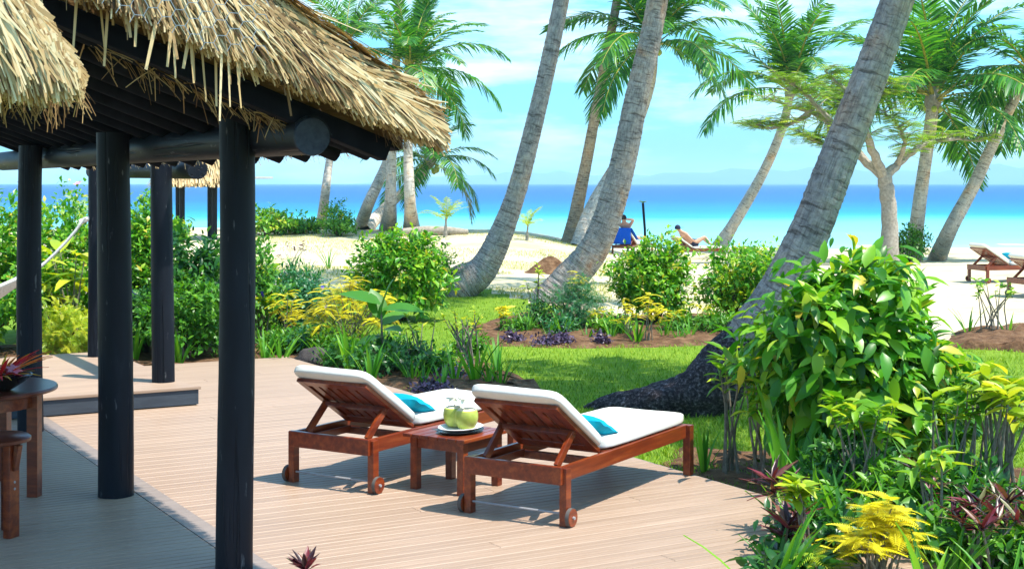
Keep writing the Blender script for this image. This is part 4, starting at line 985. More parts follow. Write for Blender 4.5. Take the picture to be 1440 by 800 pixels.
def straps(label, p, h, n=12, wd=.07, mat=None, spread=.55, curve=.35, group='strap-leaved clumps', name='strap_plant', cat='plant'):
    mat = mat or M['strapm']; root = empty(name, p, R.uniform(0, 6), label, cat, group); az = rng.uniform(0, 6.28, n); el = rng.uniform(.0, spread, n)
    D = np.stack([np.cos(az) * el, np.sin(az) * el, np.ones(n)], 1); Up = np.stack([np.cos(az), np.sin(az), np.full(n, .2)], 1) * -1
    Up = np.stack([-np.cos(az), -np.sin(az), np.full(n, .3)], 1)
    key = 'blade%s%.2f%.2f' % (mat.name, wd, curve)
    P = np.stack([np.cos(az) * .05 * h, np.sin(az) * .05 * h, np.full(n, -.02)], 1)
    place('blade', variants(key, strap_t(wd, 5, curve, .012), mat, 6), P, D, Up, h * rng.uniform(.65, 1.08, n), root); return root
def topknot(label, p, stems, h, leaf, mat, per=9, T=None, spread=.2, name='croton', cat='plant', group='crotons on bare stems', stem=M['stem'], r0=.012, leaf_parts=True, droop=.1):
    """bare upright stems, each with a rosette of leaves on top"""
    root = empty(name, p, R.uniform(0, 6), label, cat, group); tips = []
    for i in range(stems):
        a = R.uniform(0, 6.28); r = spread * R.uniform(.1, 1) ** .6; tips.append((math.cos(a) * r, math.sin(a) * r, h * R.uniform(.72, 1.0)))
    stems_to(root, tips, r0, stem, 'stem', True, spread * .45)
    n = stems * per; ti = np.repeat(np.array(tips), per, 0); az = rng.uniform(0, 6.28, n); el = rng.uniform(-.25, 1.1, n)
    P = ti + np.stack([np.zeros(n), np.zeros(n), rng.uniform(-.10, .03, n) * h], 1)
    D = np.stack([np.cos(az), np.sin(az), el - droop], 1); Up = np.tile((0, 0, 1.), (n, 1)) + rng.normal(0, .25, (n, 3)); S = leaf * rng.uniform(.6, 1.15, n)
    T = T or leaf_t(.36, 3, .2)
    if leaf_parts: place('leaf', variants(name + mat.name + str(len(T[0])), T, mat, 8), P, D, Up, S, root)
    else: cloud('foliage', T, P, D, Up, S, np.clip(rng.normal(.5, .25, n), 0, 1), mat, root)['kind'] = 'stuff'
    return root
def plumes(label, p, stems, h, leaf, mat, per=8, spread=.2, name='golden_shrub', cat='shrub', group='golden feathery shrubs', parts=True, lower=None, n_lf=11):
    root = empty(name, p, R.uniform(0, 6), label, cat, group); tips = []
    for i in range(stems):
        a = R.uniform(0, 6.28); r = spread * R.uniform(0, 1) ** .55; tips.append((math.cos(a) * r, math.sin(a) * r, h * (.62 + .38 * R.random()) * (1 - .35 * (r / spread) ** 2)))
    stems_to(root, tips, .009, M['stem'], 'stem', True, spread * .4)
    n = stems * per; ti = np.repeat(np.array(tips), per, 0); az = rng.uniform(0, 6.28, n); P = ti + np.stack([np.zeros(n), np.zeros(n), rng.uniform(-.05, .05, n)], 1)
    D = np.stack([np.cos(az), np.sin(az), rng.uniform(-.15, .75, n)], 1); Up = np.tile((0, 0, 1.), (n, 1)); S = leaf * rng.uniform(.65, 1.15, n); T = feather_t(n_lf, .06, .34, .45)
    if parts: place('feather_leaf', variants('plume' + mat.name + str(n_lf), T, mat, 5), P, D, Up, S, root)
    else: cloud('foliage', T, P, D, Up, S, np.clip(rng.normal(.5, .25, n), 0, 1), mat, root)['kind'] = 'stuff'
    if lower:
        m = 420; q, o = shape(m, (spread * .95, spread * .95, h * .33), h * .40, .2, .2, -.9, 5); m = len(q)
        cloud('foliage', feather_t(7, .07, .32, .4), q, unit(m) + np.array((0, 0, .2)), np.tile((0, 0, 1.), (m, 1)), leaf * .6 * rng.uniform(.5, 1, m), np.clip(rng.normal(.5, .22, m), 0, 1), lower, root)['kind'] = 'stuff'
    return root
def cordyline(label, p, h, heads=3, leaf=.3, spread=.12, mat=None, group='red cordylines'):
    return topknot(label, p, heads, h, leaf, mat or M['plum'], 14, strap_t(.15, 4, .22, .02), spread, 'cordyline', 'plant', group, droop=-.25, r0=.014)
def gp(px, py): return ground(px, py)

# --- hedge behind the deck, left
def hd(px, d): return G(px, d)
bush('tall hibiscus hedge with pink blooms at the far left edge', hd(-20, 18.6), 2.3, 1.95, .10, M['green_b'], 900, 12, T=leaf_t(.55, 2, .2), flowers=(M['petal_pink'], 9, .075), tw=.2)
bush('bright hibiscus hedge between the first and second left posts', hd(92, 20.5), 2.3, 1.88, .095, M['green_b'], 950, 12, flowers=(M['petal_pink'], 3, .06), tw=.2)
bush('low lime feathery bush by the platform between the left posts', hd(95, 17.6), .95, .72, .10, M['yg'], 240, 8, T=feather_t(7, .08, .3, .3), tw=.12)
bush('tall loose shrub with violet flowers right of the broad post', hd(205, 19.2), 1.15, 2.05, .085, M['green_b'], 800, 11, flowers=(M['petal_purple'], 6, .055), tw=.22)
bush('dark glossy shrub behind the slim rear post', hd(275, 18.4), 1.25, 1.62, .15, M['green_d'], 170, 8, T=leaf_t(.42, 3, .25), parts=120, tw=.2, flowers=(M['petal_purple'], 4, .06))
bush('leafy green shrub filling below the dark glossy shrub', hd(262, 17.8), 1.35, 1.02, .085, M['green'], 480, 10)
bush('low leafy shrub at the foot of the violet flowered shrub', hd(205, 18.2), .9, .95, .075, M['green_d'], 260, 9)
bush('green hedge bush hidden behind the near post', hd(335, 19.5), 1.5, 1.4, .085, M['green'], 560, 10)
# broad-leaved heliconia
root = empty('heliconia', hd(100, 18.3), 0, 'broad yellow-green leaved heliconia behind the platform', 'plant', 'border plants')
n = 34; az = rng.uniform(0, 6.28, n); P = np.stack([rng.normal(0, .22, n), rng.normal(0, .15, n), rng.uniform(.6, 1.35, n)], 1)
place('leaf', variants('heliconia', leaf_t(.30, 4, .4, .04), M['yg'], 6), P, np.stack([np.cos(az), np.sin(az), rng.uniform(.1, .9, n)], 1), np.tile((0, 0, 1.), (n, 1)), rng.uniform(.32, .58, n), root)
stems_to(root, P[:10], .014, M['stem'])
for k, (px, d, h) in enumerate([(190, 17.5, .62), (252, 17.2, .6), (372, 17.3, .62), (140, 17.6, .5), (395, 17.2, .5)]):
    straps(['tall strap clump at the deck edge right of the broad post', 'strap clump at the deck edge behind the slim rear post', 'strap clump at the deck edge just right of the near post', 'strap clump beside the thin rear post', 'short strap clump by the yellow croton at the deck edge'][k], hd(px, d), h, 13, .075)
MB().tube([(0, 0, 0), (.06, 0, .5), (.13, .0, 1.05)], [.03, .026, .02], 8)
br_ = empty('dead_branch', hd(248, 17.5), 0, 'bare grey branch leaning behind the slim rear post', 'branch')
MB().tube([(.15, 0, -.05), (.0, 0, .4), (-.12, .05, .95), (-.16, .1, 1.3)], [.024, .022, .018, .01], 8).build('limb', M['stem'], br_, smooth=True)

# --- middle bed
hb = gp(565, 452)
bush('big rounded hibiscus bush with a few pink flowers in mid lawn', hb, 1.6, 1.42, .12, M['green_b'], 560, 11, T=leaf_t(.5, 2, .22), flowers=(M['petal_pink'], 6, .06), tw=.18, lump=.14)
bush('loose paler shrub right of the big hibiscus bush', gp(618, 418), .75, 1.05, .07, M['green'], 200, 8, tw=.2, lump=.3)
plumes('golden yellow feathery shrub behind the left lounger', gp(495, 505), 46, 1.04, .17, M['yell'], 8, .52, lower=M['yg'])
bush('blue-green shrub with violet flowers left of the golden shrub', gp(418, 480), 1.25, 1.02, .065, M['teal_g'], 620, 11, flowers=(M['petal_purple'], 7, .04))
bush('low blue-green leafy plant below the golden shrub', gp(448, 500), 1.0, .42, .06, M['teal_g'], 260, 9)
plumes('thin yellow plume plant beside the near post', gp(408, 495), 8, .85, .17, M['yell'], 7, .17)
topknot('yellow broad-leaved croton touching the near post', gp(366, 490), 7, .72, .2, M['yg'], 9, spread=.16)
topknot('striped long-leaved croton by the sand near the post', gp(367, 430), 8, .62, .34, M['yg'], 9, T=leaf_t(.2, 3, .2), spread=.2)
for k, (px, py, h, n) in enumerate([(492, 532, .72, 16), (522, 545, .6, 13), (466, 522, .5, 12), (640, 540, .52, 9), (668, 541, .6, 9), (700, 532, .58, 9), (622, 549, .42, 8), (655, 505, .5, 7), (596, 545, .36, 8), (688, 545, .42, 8)]):
    straps(['lush strap clump at the deck edge by the dark stone', 'strap clump just above the left lounger head', 'strap clump hugging the dark stone', 'upright strap clump left of the grey stems', 'upright strap clump below the grey bare stems', 'strap clump at the right tip of the middle bed', 'short strap clump above the left cushion foot', 'strap tuft behind the grey bare stems', 'small strap tuft beside the big-leaf stem', 'low strap tuft above the right lounger head'][k], gp(px, py), h, n, .085, spread=.4 if k > 2 else .6)
root = empty('big_leaf_plant', gp(536, 528), 0, 'young plant with huge paddle leaves on a thin stem behind the left lounger', 'plant', 'border plants')
stems_to(root, [(0, 0, .82)], .02, M['stem'])
LV = [((-.95, .1, .45), .62), ((.9, -.1, .15), .6), ((.2, -.4, 1.3), .58), ((-.3, .3, 1.1), .5), ((.7, .5, .5), .5), ((.6, -.7, .25), .45), ((-.7, -.5, -.1), .42), ((.9, .3, -.2), .42), ((-.2, -.9, -.3), .4)]
place('leaf', variants('paddle', leaf_t(.52, 5, .22, .05, .9), M['green'], 5), [(0, 0, .82 - .06 * i) for i in range(9)], [a for a, b in LV], [(0, -.3, 1.)] * 9, [b * .82 for a, b in LV], root)
root2 = topknot('cluster of grey bare stems tipped with yellow-green leaves in the middle bed', gp(655, 520), 15, .72, .10, M['yg'], 5, spread=.30, r0=.013)
topknot('few tall twiggy stems with small leaves left of the grey cluster', gp(590, 530), 6, .75, .11, M['yg'], 5, spread=.22, r0=.012)
for k, (px, py) in enumerate([(610, 556), (640, 535)]):
    bush(['purple groundcover at the foot of the left cushion', 'purple groundcover under the grey stems'][k], gp(px, py), .5, .11, .055, M['purp'], 60, 8, name='purple_groundcover', cat='plant', group='purple groundcover plants')
bush('low dark ferny undergrowth behind the left lounger', gp(560, 530), 1.3, .42, .075, M['green_d'], 260, 8, name='undergrowth', cat='plant', group='border plants')
bush('low ferny undergrowth beside the lush strap clumps', gp(500, 522), 1.0, .40, .07, M['green'], 200, 8, name='undergrowth', cat='plant', group='border plants')
st_ = bpy.data.meshes.new('stone'); bm = bmesh.new(); bmesh.ops.create_icosphere(bm, subdivisions=3, radius=1)
for v_ in bm.verts: v_.co = Vector((v_.co.x * .24, v_.co.y * .16, v_.co.z * .17)) * (1 + .12 * math.sin(v_.co.x * 5 + 1) * math.sin(v_.co.y * 4) + .08 * math.sin(v_.co.z * 9))
bm.to_mesh(st_); bm.free(); st_.polygons.foreach_set('use_smooth', [True] * len(st_.polygons))
o = link('stone', st_, None, M['stone']); o.location = gp(442, 518) + Vector((0, 0, .07)); tag(o, 'dark rounded stone at the corner of the deck', 'stone')
EX = [('leafy plant at the deck edge right of the near post', 400, 503, .7, .38, 'green'), ('leafy plant between the dark stone and the golden shrub', 470, 508, .8, .40, 'green_b'), ('leafy plant under the big paddle leaves', 545, 522, .7, .42, 'green'), ('leafy plant left of the grey stem cluster', 612, 528, .6, .30, 'green_b'), ('small leafy plant on the lawn rim behind the grey stems', 660, 500, .5, .28, 'green')]
for lab, px, py, w_, h_, mm in EX: bush(lab, gp(px, py), w_, h_, .085, M[mm], 110, 8, T=leaf_t(.42, 3, .22), name='border_plant', cat='plant', group='border plants')
for lab, px, py, h_ in [('pale strap clump on the deck rim below the golden shrub', 452, 512, .46), ('strap clump right of the golden shrub', 552, 512, .55), ('slim strap clump between the big leaf and grey stems', 580, 540, .5), ('strap clump at the lawn side of the grey stems', 704, 545, .4), ('strap clump in the far left of the sandy strip', 392, 420, .5)]: straps(lab, gp(px, py), h_, 11, .075)
# sandy edge plants behind the middle bed
for k, (px, py, h) in enumerate([(384, 400, .55), (412, 385, .6), (432, 392, .5), (462, 378, .62)]):
    straps(['thin strap plant in the sand beside the striped croton', 'strap plant in the sand, second from the near post', 'strap plant in the sand above the blue-green shrub', 'tall strap plant in the sand left of the big hibiscus'][k], gp(px, py), h, 10, .06, spread=.45)
topknot('tall budding stems in the sand behind the blue-green shrub', gp(408, 395), 8, .82, .12, M['plum'], 4, spread=.5, r0=.008)

# --- far bed
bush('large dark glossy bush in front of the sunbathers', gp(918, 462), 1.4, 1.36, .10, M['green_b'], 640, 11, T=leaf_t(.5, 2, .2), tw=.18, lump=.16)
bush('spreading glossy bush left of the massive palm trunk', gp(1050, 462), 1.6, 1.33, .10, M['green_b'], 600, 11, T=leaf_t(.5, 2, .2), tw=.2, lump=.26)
bush('bronze and yellow croton in the spreading bush', gp(1030, 466), .6, 1.12, .12, M['yg'], 60, 6, T=leaf_t(.4, 2, .2), name='croton', cat='plant', group='border plants')
bush('feathery blue-green shrub at the foot of the central trunk', gp(812, 470), .92, .82, .075, M['teal_g'], 300, 8, T=feather_t(6, .09, .33, .3))
plumes('yellow tufts topping the feathery blue-green shrub', gp(815, 468), 8, .94, .13, M['yell'], 6, .24)
for k, (px, py, h, s) in enumerate([(884, 480, .62, 4), (912, 484, .74, 6), (940, 474, .5, 4), (845, 474, .5, 3), (985, 472, .5, 3)]):
    plumes(['yellow plume plant left of the tallest in the far bed', 'tallest yellow plume plant below the dark bush', 'yellow plume plant right of the tallest in the far bed', 'yellow plume plant beside the feathery shrub', 'yellow plume plant by the white sand gap'][k], gp(px, py), s + 2, h, .14, M['yell'], 6, .15)
for k, (px, py, h) in enumerate([(790, 478, .45), (772, 480, .38), (860, 482, .42), (896, 486, .5), (935, 480, .42), (955, 482, .38), (740, 476, .48), (970, 480, .4), (826, 482, .36)]):
    straps(['strap clump below the feathery shrub', 'short strap clump left below the feathery shrub', 'strap clump left of the yellow plumes', 'strap clump under the tallest yellow plume', 'strap clump right of the tallest yellow plume', 'small strap clump near the white gap', 'strap clump at the left end of the far bed', 'rightmost strap clump of the far bed', 'strap clump right below the feathery shrub'][k], gp(px, py), h, 11, .08)
for lab, px, py, w_, h_, mm in [('low leafy plant in the far bed left of the yellow plumes', 862, 476, .7, .36, 'green_b'), ('low leafy plant in the far bed right of the yellow plumes', 962, 474, .7, .34, 'green'), ('low leafy plant at the left end of the far bed', 728, 474, .6, .3, 'green'), ('low leafy plant behind the purple groundcover', 790, 476, .6, .34, 'teal_g'), ('leafy plant under the spreading glossy bush', 1010, 474, .8, .42, 'green')]:
    bush(lab, gp(px, py), w_, h_, .08, M[mm], 110, 8, T=leaf_t(.42, 2, .22), name='border_plant', cat='plant', group='border plants')
topknot('lone twiggy plant with yellow-green tops left of the central trunk', gp(752, 462), 5, .95, .12, M['yg'], 8, spread=.14)
bush('dark small-leaved plant under the lone twiggy plant', gp(760, 470), .7, .5, .06, M['green_d'], 160, 8)
topknot('yellow-leaved plant at the left end of the far bed', gp(706, 472), 5, .42, .13, M['yell'], 8, spread=.16)
for k, (px, py, w_) in enumerate([(722, 484, .5), (770, 487, .62), (792, 486, .5), (845, 487, .3)]):
    bush(['purple groundcover at the left end of the far bed', 'widest purple groundcover of the far bed', 'purple groundcover under the feathery shrub', 'small purple groundcover alone in the bare soil'][k], gp(px, py), w_ * .85, .13, .06, M['purp'], 60, 8, name='purple_groundcover', cat='plant', group='purple groundcover plants')

# --- beach background
bush('low beach shrub behind the near post, leftmost of the beach row', G(372, 47), 2.2, .95, .16, M['green_b'], 200, 9, group='beach shrubs')
bush('low beach shrub, middle of the row left of the palms', G(398, 48), 1.6, .55, .15, M['green_b'], 140, 9, group='beach shrubs')
bush('low beach shrub, right end of the row left of the palms', G(425, 48), 1.3, .5, .15, M['green_b'], 120, 9, group='beach shrubs')
bush('round pale bush between the two leftmost beach palms', G(472, 47.5), 1.15, 1.1, .09, M['green_b'], 200, 9, group='beach shrubs')
bush('dark low bush at the foot of the round pale bush', G(476, 46.5), 1.35, .6, .11, M['green'], 180, 9, group='beach shrubs')
bush('green bush by the distant gazebo posts', G(248, 42), .8, .8, .12, M['green_b'], 220, 9, group='beach shrubs')
bush('green bush behind the feathery tree trunk', G(1278, 46), 1.6, 1.15, .12, M['green'], 220, 9, group='beach shrubs')
sb = gp(1395, 474)
topknot('small twiggy shrub in the earth mound at the right edge', sb, 12, .82, .11, M['green_b'], 10, spread=.38, T=leaf_t(.5, 2, .2), name='shrub', cat='shrub', group='garden shrubs')
straps('strap plant left of the small twiggy shrub', gp(1362, 472), .52, 9, .09); straps('strap plant right of the small twiggy shrub', gp(1418, 474), .4, 8, .08)

# --- front right: the big-leaved shrub and the foreground border
bs = Vector((W(1192, 0, 10.4).x, 10.4, -.12))
BT = leaf_t(.40, 4, .30, .06, .85)
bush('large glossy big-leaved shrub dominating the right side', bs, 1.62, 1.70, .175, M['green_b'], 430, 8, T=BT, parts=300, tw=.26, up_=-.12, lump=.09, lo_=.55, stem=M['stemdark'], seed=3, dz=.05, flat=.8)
bush('dark leafy underside of the border right of the big shrub', Vector((2.95, 10.6, -.12)), 1.0, 1.2, .15, M['green'], 140, 8, T=BT, parts=80, tw=.14, lump=.1)
def fgp(px, d): return Vector(((px - 720) / F * d, d, -.10))
topknot('bare-stemmed bronze croton at the deck edge left of the big shrub', fgp(1030, 10.6), 7, .98, .17, M['lime'], 8, spread=.20, r0=.013)
topknot('second bronze croton close against the big shrub', fgp(1068, 10.3), 5, .80, .18, M['lime'], 8, spread=.16, r0=.012)
straps('upright strap blades at the deck edge by the right lounger foot', fgp(990, 10.75), .46, 8, .07, spread=.3)
straps('tall broad dark blades left in front of the big shrub', fgp(1112, 9.7), .95, 10, .10, spread=.5, curve=.25)
topknot('fine-leaved plant on grey stems in front of the big shrub', fgp(1218, 9.2), 12, 0.80, .16, M['lime'], 12, T=leaf_t(.16, 3, .3), spread=.26, r0=.010)
topknot('yellow croton with broad leaves at the right edge', fgp(1412, 9.2), 9, 1.02, .19, M['yg'], 11, T=leaf_t(.42, 4, .2, .05), spread=.26, r0=.016, stem=M['stem'])
topknot('yellow-green croton left of the right-edge croton', fgp(1330, 9.3), 7, .92, .16, M['lime'], 9, spread=.25, r0=.013)
topknot('twiggy green croton behind the right-edge croton', fgp(1390, 10.2), 10, .90, .17, M['green_b'], 9, spread=.35, r0=.012)
plumes('bright golden feathery plant at the bottom right', fgp(1232, 7.55), 22, .54, .145, M['yell'], 9, .21, n_lf=12)
topknot('round-leaved yellow-green croton at the bottom right of the deck', fgp(1135, 7.9), 6, .58, .125, M['yg'], 11, T=leaf_t(.62, 4, .2, .04, .9), spread=.10, r0=.01)
plumes('small yellow feathery sprig below the round-leaved croton', fgp(1150, 7.45), 5, .28, .15, M['yg'], 7, .10, n_lf=10)
cordyline('dark red cordyline at the deck corner', fgp(1098, 8.6), .44, 3, .20, .07)
cordyline('dark cordyline low beside the round-leaved croton', fgp(1108, 8.0), .30, 3, .20, .08)
cordyline('striped red and green cordyline at the bottom right corner', fgp(1385, 7.7), .46, 8, .17, .20)
cordyline('second striped cordyline at the right edge', fgp(1440, 8.0), .44, 5, .17, .14)
cordyline('purple cordyline behind the golden feathery plant', fgp(1300, 8.7), .48, 4, .16, .10)
topknot('yellow-tipped slim croton right of the golden plant', fgp(1303, 8.2), 4, .66, .17, M['lime'], 9, T=leaf_t(.24, 4, .25), spread=.12, r0=.012)
topknot('small red cordyline tip poking up at the bottom edge', Vector((-1.09, 7.40, 0)), 3, .09, .13, M['plum'], 7, leaf_t(.24, 3, .1, .05), .03, 'cordyline', 'plant', 'red cordylines', droop=-.9, r0=.008)
FG = [('bright blades overhanging the deck at the bottom', 1085, 7.35, .62, 7, .085, .75), ('upright bright blades right of the golden plant', 1305, 7.25, .55, 9, .11, .4), ('strap clump behind the round-leaved croton', 1120, 8.6, .52, 14, .065, .45), ('strap clump behind the deck corner cordyline', 1150, 9.0, .6, 14, .065, .45), ('tall strap clump before the fine-leaved plant', 1190, 8.5, .55, 14, .065, .5), ('strap clump between golden plant and grey stems', 1262, 8.3, .55, 13, .065, .5), ('strap clump behind the striped cordyline', 1345, 8.4, .62, 14, .07, .5), ('strap clump under the right-edge croton', 1425, 8.7, .55, 13, .07, .5), ('strap clump at the foot of the big shrub', 1165, 9.7, .55, 13, .06, .5), ('strap clump below the yellow-green croton', 1300, 9.2, .58, 13, .065, .5), ('arching blades left of the striped cordyline', 1335, 7.6, .45, 10, .075, .7), ('strap clump right of the big shrub foot', 1370, 9.4, .7, 14, .065, .5), ('blades at the very bottom right corner', 1420, 7.2, .45, 11, .075, .7), ('low blades below the deck corner cordyline', 1090, 7.9, .36, 9, .07, .7)]
for lab, px, d, h, n, wd, sp in FG: straps(lab, fgp(px, d), h, n, wd, spread=sp)
for k, (px, d, w_, h) in enumerate([(1170, 8.2, .8, .34), (1260, 8.9, .9, .45), (1360, 8.9, .9, .45), (1340, 8.0, .7, .32), (1200, 9.6, .9, .5), (1420, 7.8, .7, .35), (1120, 7.5, .5, .25)]):
    bush(['leafy filler between round-leaved croton and golden plant', 'leafy filler behind the golden plant', 'leafy filler below the yellow-green croton', 'leafy filler left of the striped cordyline', 'leafy filler at the foot of the fine-leaved plant', 'leafy filler at the bottom right corner', 'leafy filler at the deck corner'][k], fgp(px, d), w_, h, .10, M['green'] if k % 2 else M['green_d'], 110, 7, T=leaf_t(.42, 3, .22), name='undergrowth', cat='plant', group='border plants', parts=60)

# ------------------------------------------------------------------ beach: gazebo, loungers, people, torch, mound
def gazebo():
    d = 45; c = G(276, d) - Vector((0, 0, .2)); root = empty('beach_gazebo', c, .35, 'distant thatched gazebo on the beach behind the near post', 'gazebo'); s = .5
    for x in (-1, 1):
        for y in (-1, 1): MB().tube([(x * s, y * s, -.1), (x * s, y * s, 1.95)], .085, 10).build('post', M['post'], root, smooth=True)
    for a in (-1, 1):
        MB().tube([(-s - .2, a * s, 1.92), (s + .2, a * s, 1.92)], .07, 8).build('beam', M['post'], root, smooth=True); MB().tube([(a * s, -s - .2, 1.90), (a * s, s + .2, 1.90)], .06, 8).build('beam', M['post'], root, smooth=True)
    e = 1.2; mb = MB(); n0 = [(-e, -e), (e, -e), (e, e), (-e, e)]
    V = [Vector((x, y, 1.88)) for x, y in n0] + [Vector((x * 1.02, y * 1.02, 2.08)) for x, y in n0] + [Vector((x * .62, y * .62, 3.0)) for x, y in n0] + [Vector((x * .04, y * .04, 3.9)) for x, y in n0]
    mb.v = V
    for k in range(3):
        for i in range(4): mb.f.append([k * 4 + i, k * 4 + (i + 1) % 4, k * 4 + 4 + (i + 1) % 4, k * 4 + 4 + i])
    mb.f += [[3, 2, 1, 0], [12, 13, 14, 15]]; mb.build('thatch_core', M['straw_core'], root)
    n = 5200; fc = rng.integers(0, 4, n); a = rng.uniform(-1, 1, n); h = rng.uniform(0, 1, n); r = np.interp(h, [0, .15, .7, 1], [e * 1.02, e * 1.03, e * .64, .1]); z = np.interp(h, [0, .15, .7, 1], [1.95, 2.12, 3.04, 3.95]); cs = np.array([(0, -1), (1, 0), (0, 1), (-1, 0)])[fc]; tn = np.array([(1, 0), (0, 1), (-1, 0), (0, -1)])[fc]
    P = np.concatenate([cs * r[:, None] + tn * (a * r)[:, None], z[:, None]], 1); D = np.concatenate([cs * .62 + rng.normal(0, .06, (n, 2)), np.full((n, 1), -.7)], 1); Nn = np.concatenate([cs * .7, np.full((n, 1), .7)], 1)
    strands('thatch_straw', P, D, rng.uniform(.15, .4, n) * np.clip(h * 4 + .35, .3, 1), np.full(n, .02), rng.uniform(.02, .035, n), Nn, np.clip(rng.normal(.68, .2, n), 0, 1), M['straw'], root)
    MB().box((1.85, -.3, 2.14), (.9, .9, .07)).build('side_board', M['boardw'], root, bevel=.01); MB().tube([(1.75, -.3, -.1), (1.75, -.3, 2.10)], .06, 8).build('post', M['post'], root, smooth=True)
gazebo()
bl = gp(1400, 398)
again('beach lounger with raised back at the right edge', Vector((bl.x - .35, bl.y + .2, gz(bl.x, bl.y) + .0)), math.radians(14), GL)
b2 = gp(1434, 418); again('beach lounger cut off by the right edge, nearest on the sand', Vector((b2.x - .05, b2.y, gz(b2.x, b2.y))), math.radians(14), GL)
pA = gp(874, 360); pB = gp(952, 364)
LPA = again('beach lounger draped with a blue towel in the centre', Vector((pA.x, pA.y, gz(pA.x, pA.y))), math.radians(62), GL)
LPB = again('beach lounger under the reclining person with raised knees', Vector((pB.x - .1, pB.y, gz(pB.x, pB.y))), math.radians(22), GL)
bt = gp(1431, 372); pillow('pillow', lworld(bpy.data.objects[L1.name], 0, 0, -50) if False else Vector((bl.x + .45, bl.y + .3, gz(bl.x, bl.y) + .54)), math.radians(14), math.radians(-30), 'teal pillow on the beach lounger at the right edge')
# towel over the raised back of that lounger
twv = []; A = math.radians(36)
tprof = [(.60, .55), (.30, .76), (.03, .945), (-.05, .95), (-.075, .86), (-.06, .5), (-.05, .40)]
for x, z in tprof:
    for j in range(9): y = -.36 + j * .09; twv.append((x + .008 * math.sin(j * 2.2), y * 1.03, z + .006 * math.sin(j * 3.1)))
tq = [(i * 9 + j, i * 9 + j + 1, (i + 1) * 9 + j + 1, (i + 1) * 9 + j) for i in range(len(tprof) - 1) for j in range(8)]
tw_ = link('beach_towel', np_mesh('beach_towel', np.array(twv), np.array(tq), None, M['blue'])); tw_.location = LPA.location; tw_.rotation_euler = LPA.rotation_euler; sd = tw_.modifiers.new('thick', 'SOLIDIFY'); sd.thickness = .012
tag(tw_, 'bright blue towel hung over the back of the central beach lounger', 'towel')
def body(root, J, E_, rad, mat):
    me = bpy.data.meshes.new('body'); me.from_pydata(J, E_, []); o = link('body', me, root, mat)
    sk = o.modifiers.new('skin', 'SKIN'); sk.use_smooth_shade = True
    for i, r in enumerate(rad): me.skin_vertices[0].data[i].radius = (r, r)
    me.skin_vertices[0].data[0].use_root = True
    s = o.modifiers.new('sub', 'SUBSURF'); s.levels = 1; s.render_levels = 2; return o
def person(label, loc, rz, J, E_, rad, hat):
    root = empty('person', loc, rz, label, 'person'); body(root, J, E_, rad, M['skin'])
    hd_ = Vector(J[4]); bm = bmesh.new(); bmesh.ops.create_uvsphere(bm, u_segments=14, v_segments=9, radius=1)
    for v_ in bm.verts: v_.co = hd_ + Vector((v_.co.x * .118 - .02, v_.co.y * .098, max(v_.co.z, -.35) * .125 + .03))
    me = bpy.data.meshes.new('hair'); bm.to_mesh(me); bm.free(); me.polygons.foreach_set('use_smooth', [True] * len(me.polygons)); link('cap' if hat else 'hair', me, root, M['navy'] if hat else M['hair'])
    if hat: MB().box(hd_ + Vector((.15, 0, .05)), (.12, .15, .012)).build('cap_peak', M['navy'], root, bevel=.005)
    sh = MB(); hp_ = Vector(J[0]); sh.tube([hp_ + Vector((-.10, 0, .05)), hp_, hp_ + Vector((.16, 0, .0))], [.15, .175, .16], 14).build('swim_shorts', M['navy'], root, smooth=True)
    return root
EB = [(0, 1), (1, 2), (2, 3), (3, 4), (4, 5), (2, 6), (6, 7), (7, 8), (2, 9), (9, 10), (10, 11), (0, 12), (12, 13), (13, 14), (14, 15), (0, 16), (16, 17), (17, 18), (18, 19)]
RB = [.13, .13, .15, .055, .085, .075, .065, .045, .035, .065, .045, .035, .10, .065, .045, .035, .10, .065, .045, .035]
# seated: back against the raised backrest, both arms folded behind the head
J1 = [(.72, 0, .58), (.52, 0, .78), (.30, 0, 1.02), (.22, 0, 1.14), (.20, 0, 1.24), (.20, 0, 1.32), (.30, -.19, 1.04), (.20, -.36, 1.22), (.12, -.10, 1.24), (.30, .19, 1.04), (.20, .36, 1.22), (.12, .10, 1.24), (.80, -.10, .56), (1.18, -.12, .58), (1.58, -.12, .53), (1.66, -.12, .60), (.80, .10, .56), (1.18, .12, .58), (1.58, .12, .53), (1.66, .12, .60)]
person('sunbather with dark hair and arms folded behind the head', LPA.location, LPA.rotation_euler.z, J1, EB, RB, False)
J2 = [(.78, 0, .56), (.56, 0, .72), (.34, 0, .92), (.24, 0, 1.02), (.16, 0, 1.10), (.12, 0, 1.17), (.38, -.18, .92), (.58, -.26, .70), (.80, -.22, .60), (.38, .18, .92), (.58, .26, .70), (.80, .22, .60), (.84, -.10, .56), (1.20, -.12, .80), (1.42, -.12, .54), (1.50, -.12, .52), (.84, .10, .56), (1.26, .12, .74), (1.50, .12, .54), (1.58, .12, .52)]
person('reclining sunbather in a navy cap with knees raised', LPB.location, LPB.rotation_euler.z, J2, EB, RB, True)
tp = gp(908, 362); to = empty('torch_pole', tp, 0, 'thin dark pole with a leafy tuft beside the sunbathers', 'pole')
MB().tube([(0, 0, -.1), (-.03, 0, 1.0), (-.10, 0, 1.95)], .045, 8).build('pole', M['post'], to, smooth=True)
n = 9; az = rng.uniform(0, 6.28, n); place('leaf', variants('torchleaf', leaf_t(.4, 3, .3), M['green_b'], 3), [(-.10, 0, 1.95)] * n, np.stack([np.cos(az), np.sin(az), rng.uniform(.1, .8, n)], 1), [(0, 0, 1.)] * n, rng.uniform(.16, .28, n), to)
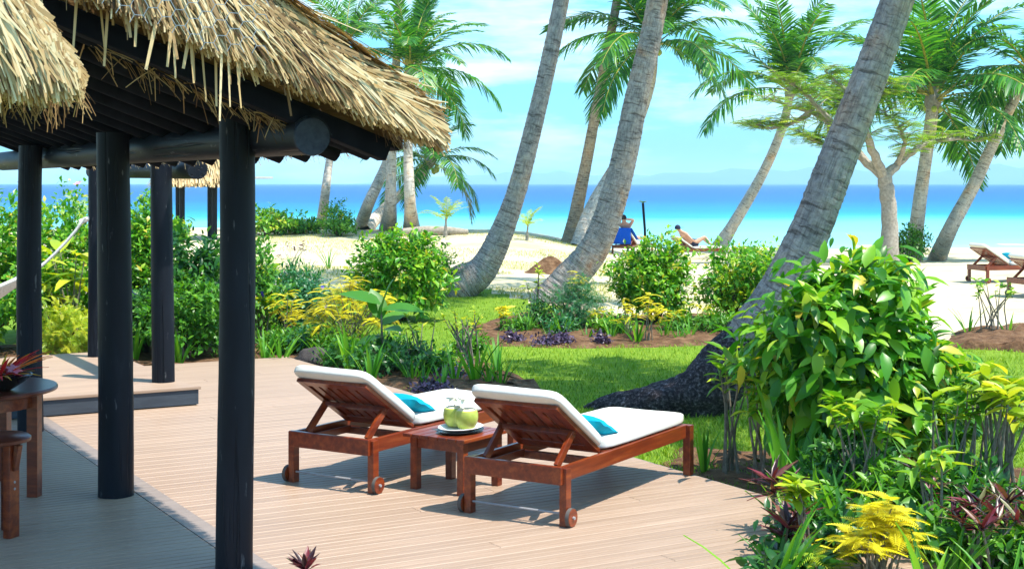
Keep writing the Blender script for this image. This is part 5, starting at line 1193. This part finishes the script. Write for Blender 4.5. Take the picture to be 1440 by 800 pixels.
def mound(label, p, rx, ry, h, seed):
    q = random.Random(seed); V = []; n = 28; K = 9
    for k in range(K + 1):
        t = k / K
        for i in range(n):
            th = 2 * math.pi * i / n; r = t * (1 + .12 * math.sin(3 * th + seed) + .06 * math.sin(7 * th)); x = r * rx * math.cos(th); y = r * ry * math.sin(th)
            V.append((x, y, gz(p.x + x, p.y + y) - p.z - .02 + h * (math.cos(math.pi * t) * .5 + .5) + q.uniform(-.02, .02) * (1 - t)))
    Q = [(k * n + i, (k + 1) * n + i, (k + 1) * n + (i + 1) % n, k * n + (i + 1) % n) for k in range(K) for i in range(n)]
    o = link('earth_mound', np_mesh('earth_mound', np.array(V), np.array(Q), None, M['soil'])); o.location = p; tag(o, label, 'mound')
mound('low heap of reddish earth on the sand left of the central trunk', gp(774, 384), .72, .7, .40, 3)
# driftwood log on the waterline
dw = gp(600, 330); lg_ = MB(); pts = [Vector((-1.1, 0, .12)), Vector((-.3, .1, .16)), Vector((.4, 0, .15)), Vector((1.1, .12, .10))]
o = lg_.tube(pts, [.12, .16, .15, .10], 10).build('driftwood_log', M['bark'], None, smooth=True); o.location = gp(612, 331); o.rotation_euler.z = .2; tag(o, 'brown driftwood log on the beach left of the young palm', 'log')

# ------------------------------------------------------------------ grass
def grass(name, n, d0_, d1_, px0, px1, test, mat, hh, label, dens=1.0):
    d = 1 / rng.uniform(1 / d1_, 1 / d0_, n) if dens else rng.uniform(d0_, d1_, n); px = rng.uniform(px0, px1, n); x = (px - 720) / F * d
    keep = np.array([test(a, b) for a, b in zip(x, d)]); x = x[keep]; d = d[keep]; n = len(x)
    P = np.stack([x, d, np.array([gz(a, b) for a, b in zip(x, d)]) + .005], 1); az = rng.uniform(0, 6.28, n); D = np.stack([np.cos(az) * .5, np.sin(az) * .5, np.ones(n)], 1)
    T = (np.array([(0, -.09, 0), (0, .09, 0), (.6, -.07, 0), (.6, .07, 0), (1, -.01, -.15), (1, .01, -.15)]), np.array([(0, 2, 3, 1), (2, 4, 5, 3)]))
    v = np.clip(.5 + rng.normal(0, .2, n) + .22 * np.sin(x * 1.3 + np.sin(d)) * np.sin(d * 1.1), 0, 1)
    o = cloud(name, T, P, D, np.tile((0, 0, 1.), (n, 1)) + np.stack([np.cos(az), np.sin(az), np.zeros(n)], 1) * -.6, hh * rng.uniform(.5, 1.3, n), v, mat); tag(o, label, 'grass', kind='stuff')
def uvof(x, y): return x * .866 + y * .5, -x * .5 + y * .866
def off_deck(x, y):
    u, v_ = uvof(x, y); return not (u < 6.30 and v_ < 16.4)
grass('lawn_grass', 120000, 9.2, 31, 330, 1470, lambda x, y: off_deck(x, y) and y < lawn_edge(x, y) + R.uniform(-.4, .35), M['grass'], .055, 'short green lawn between the deck and the beach')
grass('beach_grass', 34000, 26, 50, 350, 860, lambda x, y: vnoise(x * .35, y * .5) > -.05 and y > lawn_edge(x, y), M['drygrass'], .06, 'patches of pale dry grass on the sand')

# ------------------------------------------------------------------ air
def haze():
    m = bpy.data.materials.new('haze'); m.use_nodes = True; n = m.node_tree; n.nodes.clear()
    o_ = n.nodes.new('ShaderNodeOutputMaterial'); v_ = n.nodes.new('ShaderNodeVolumePrincipled')
    v_.inputs['Color'].default_value = (.62, .95, 1.0, 1); v_.inputs['Density'].default_value = 1.6e-4; v_.inputs['Anisotropy'].default_value = 0
    n.links.new(v_.outputs[0], o_.inputs['Volume'])
    o = MB().box((0, 0, 62), (20000, 20000, 136)).build('haze', m); o['kind'] = 'stuff'
haze()
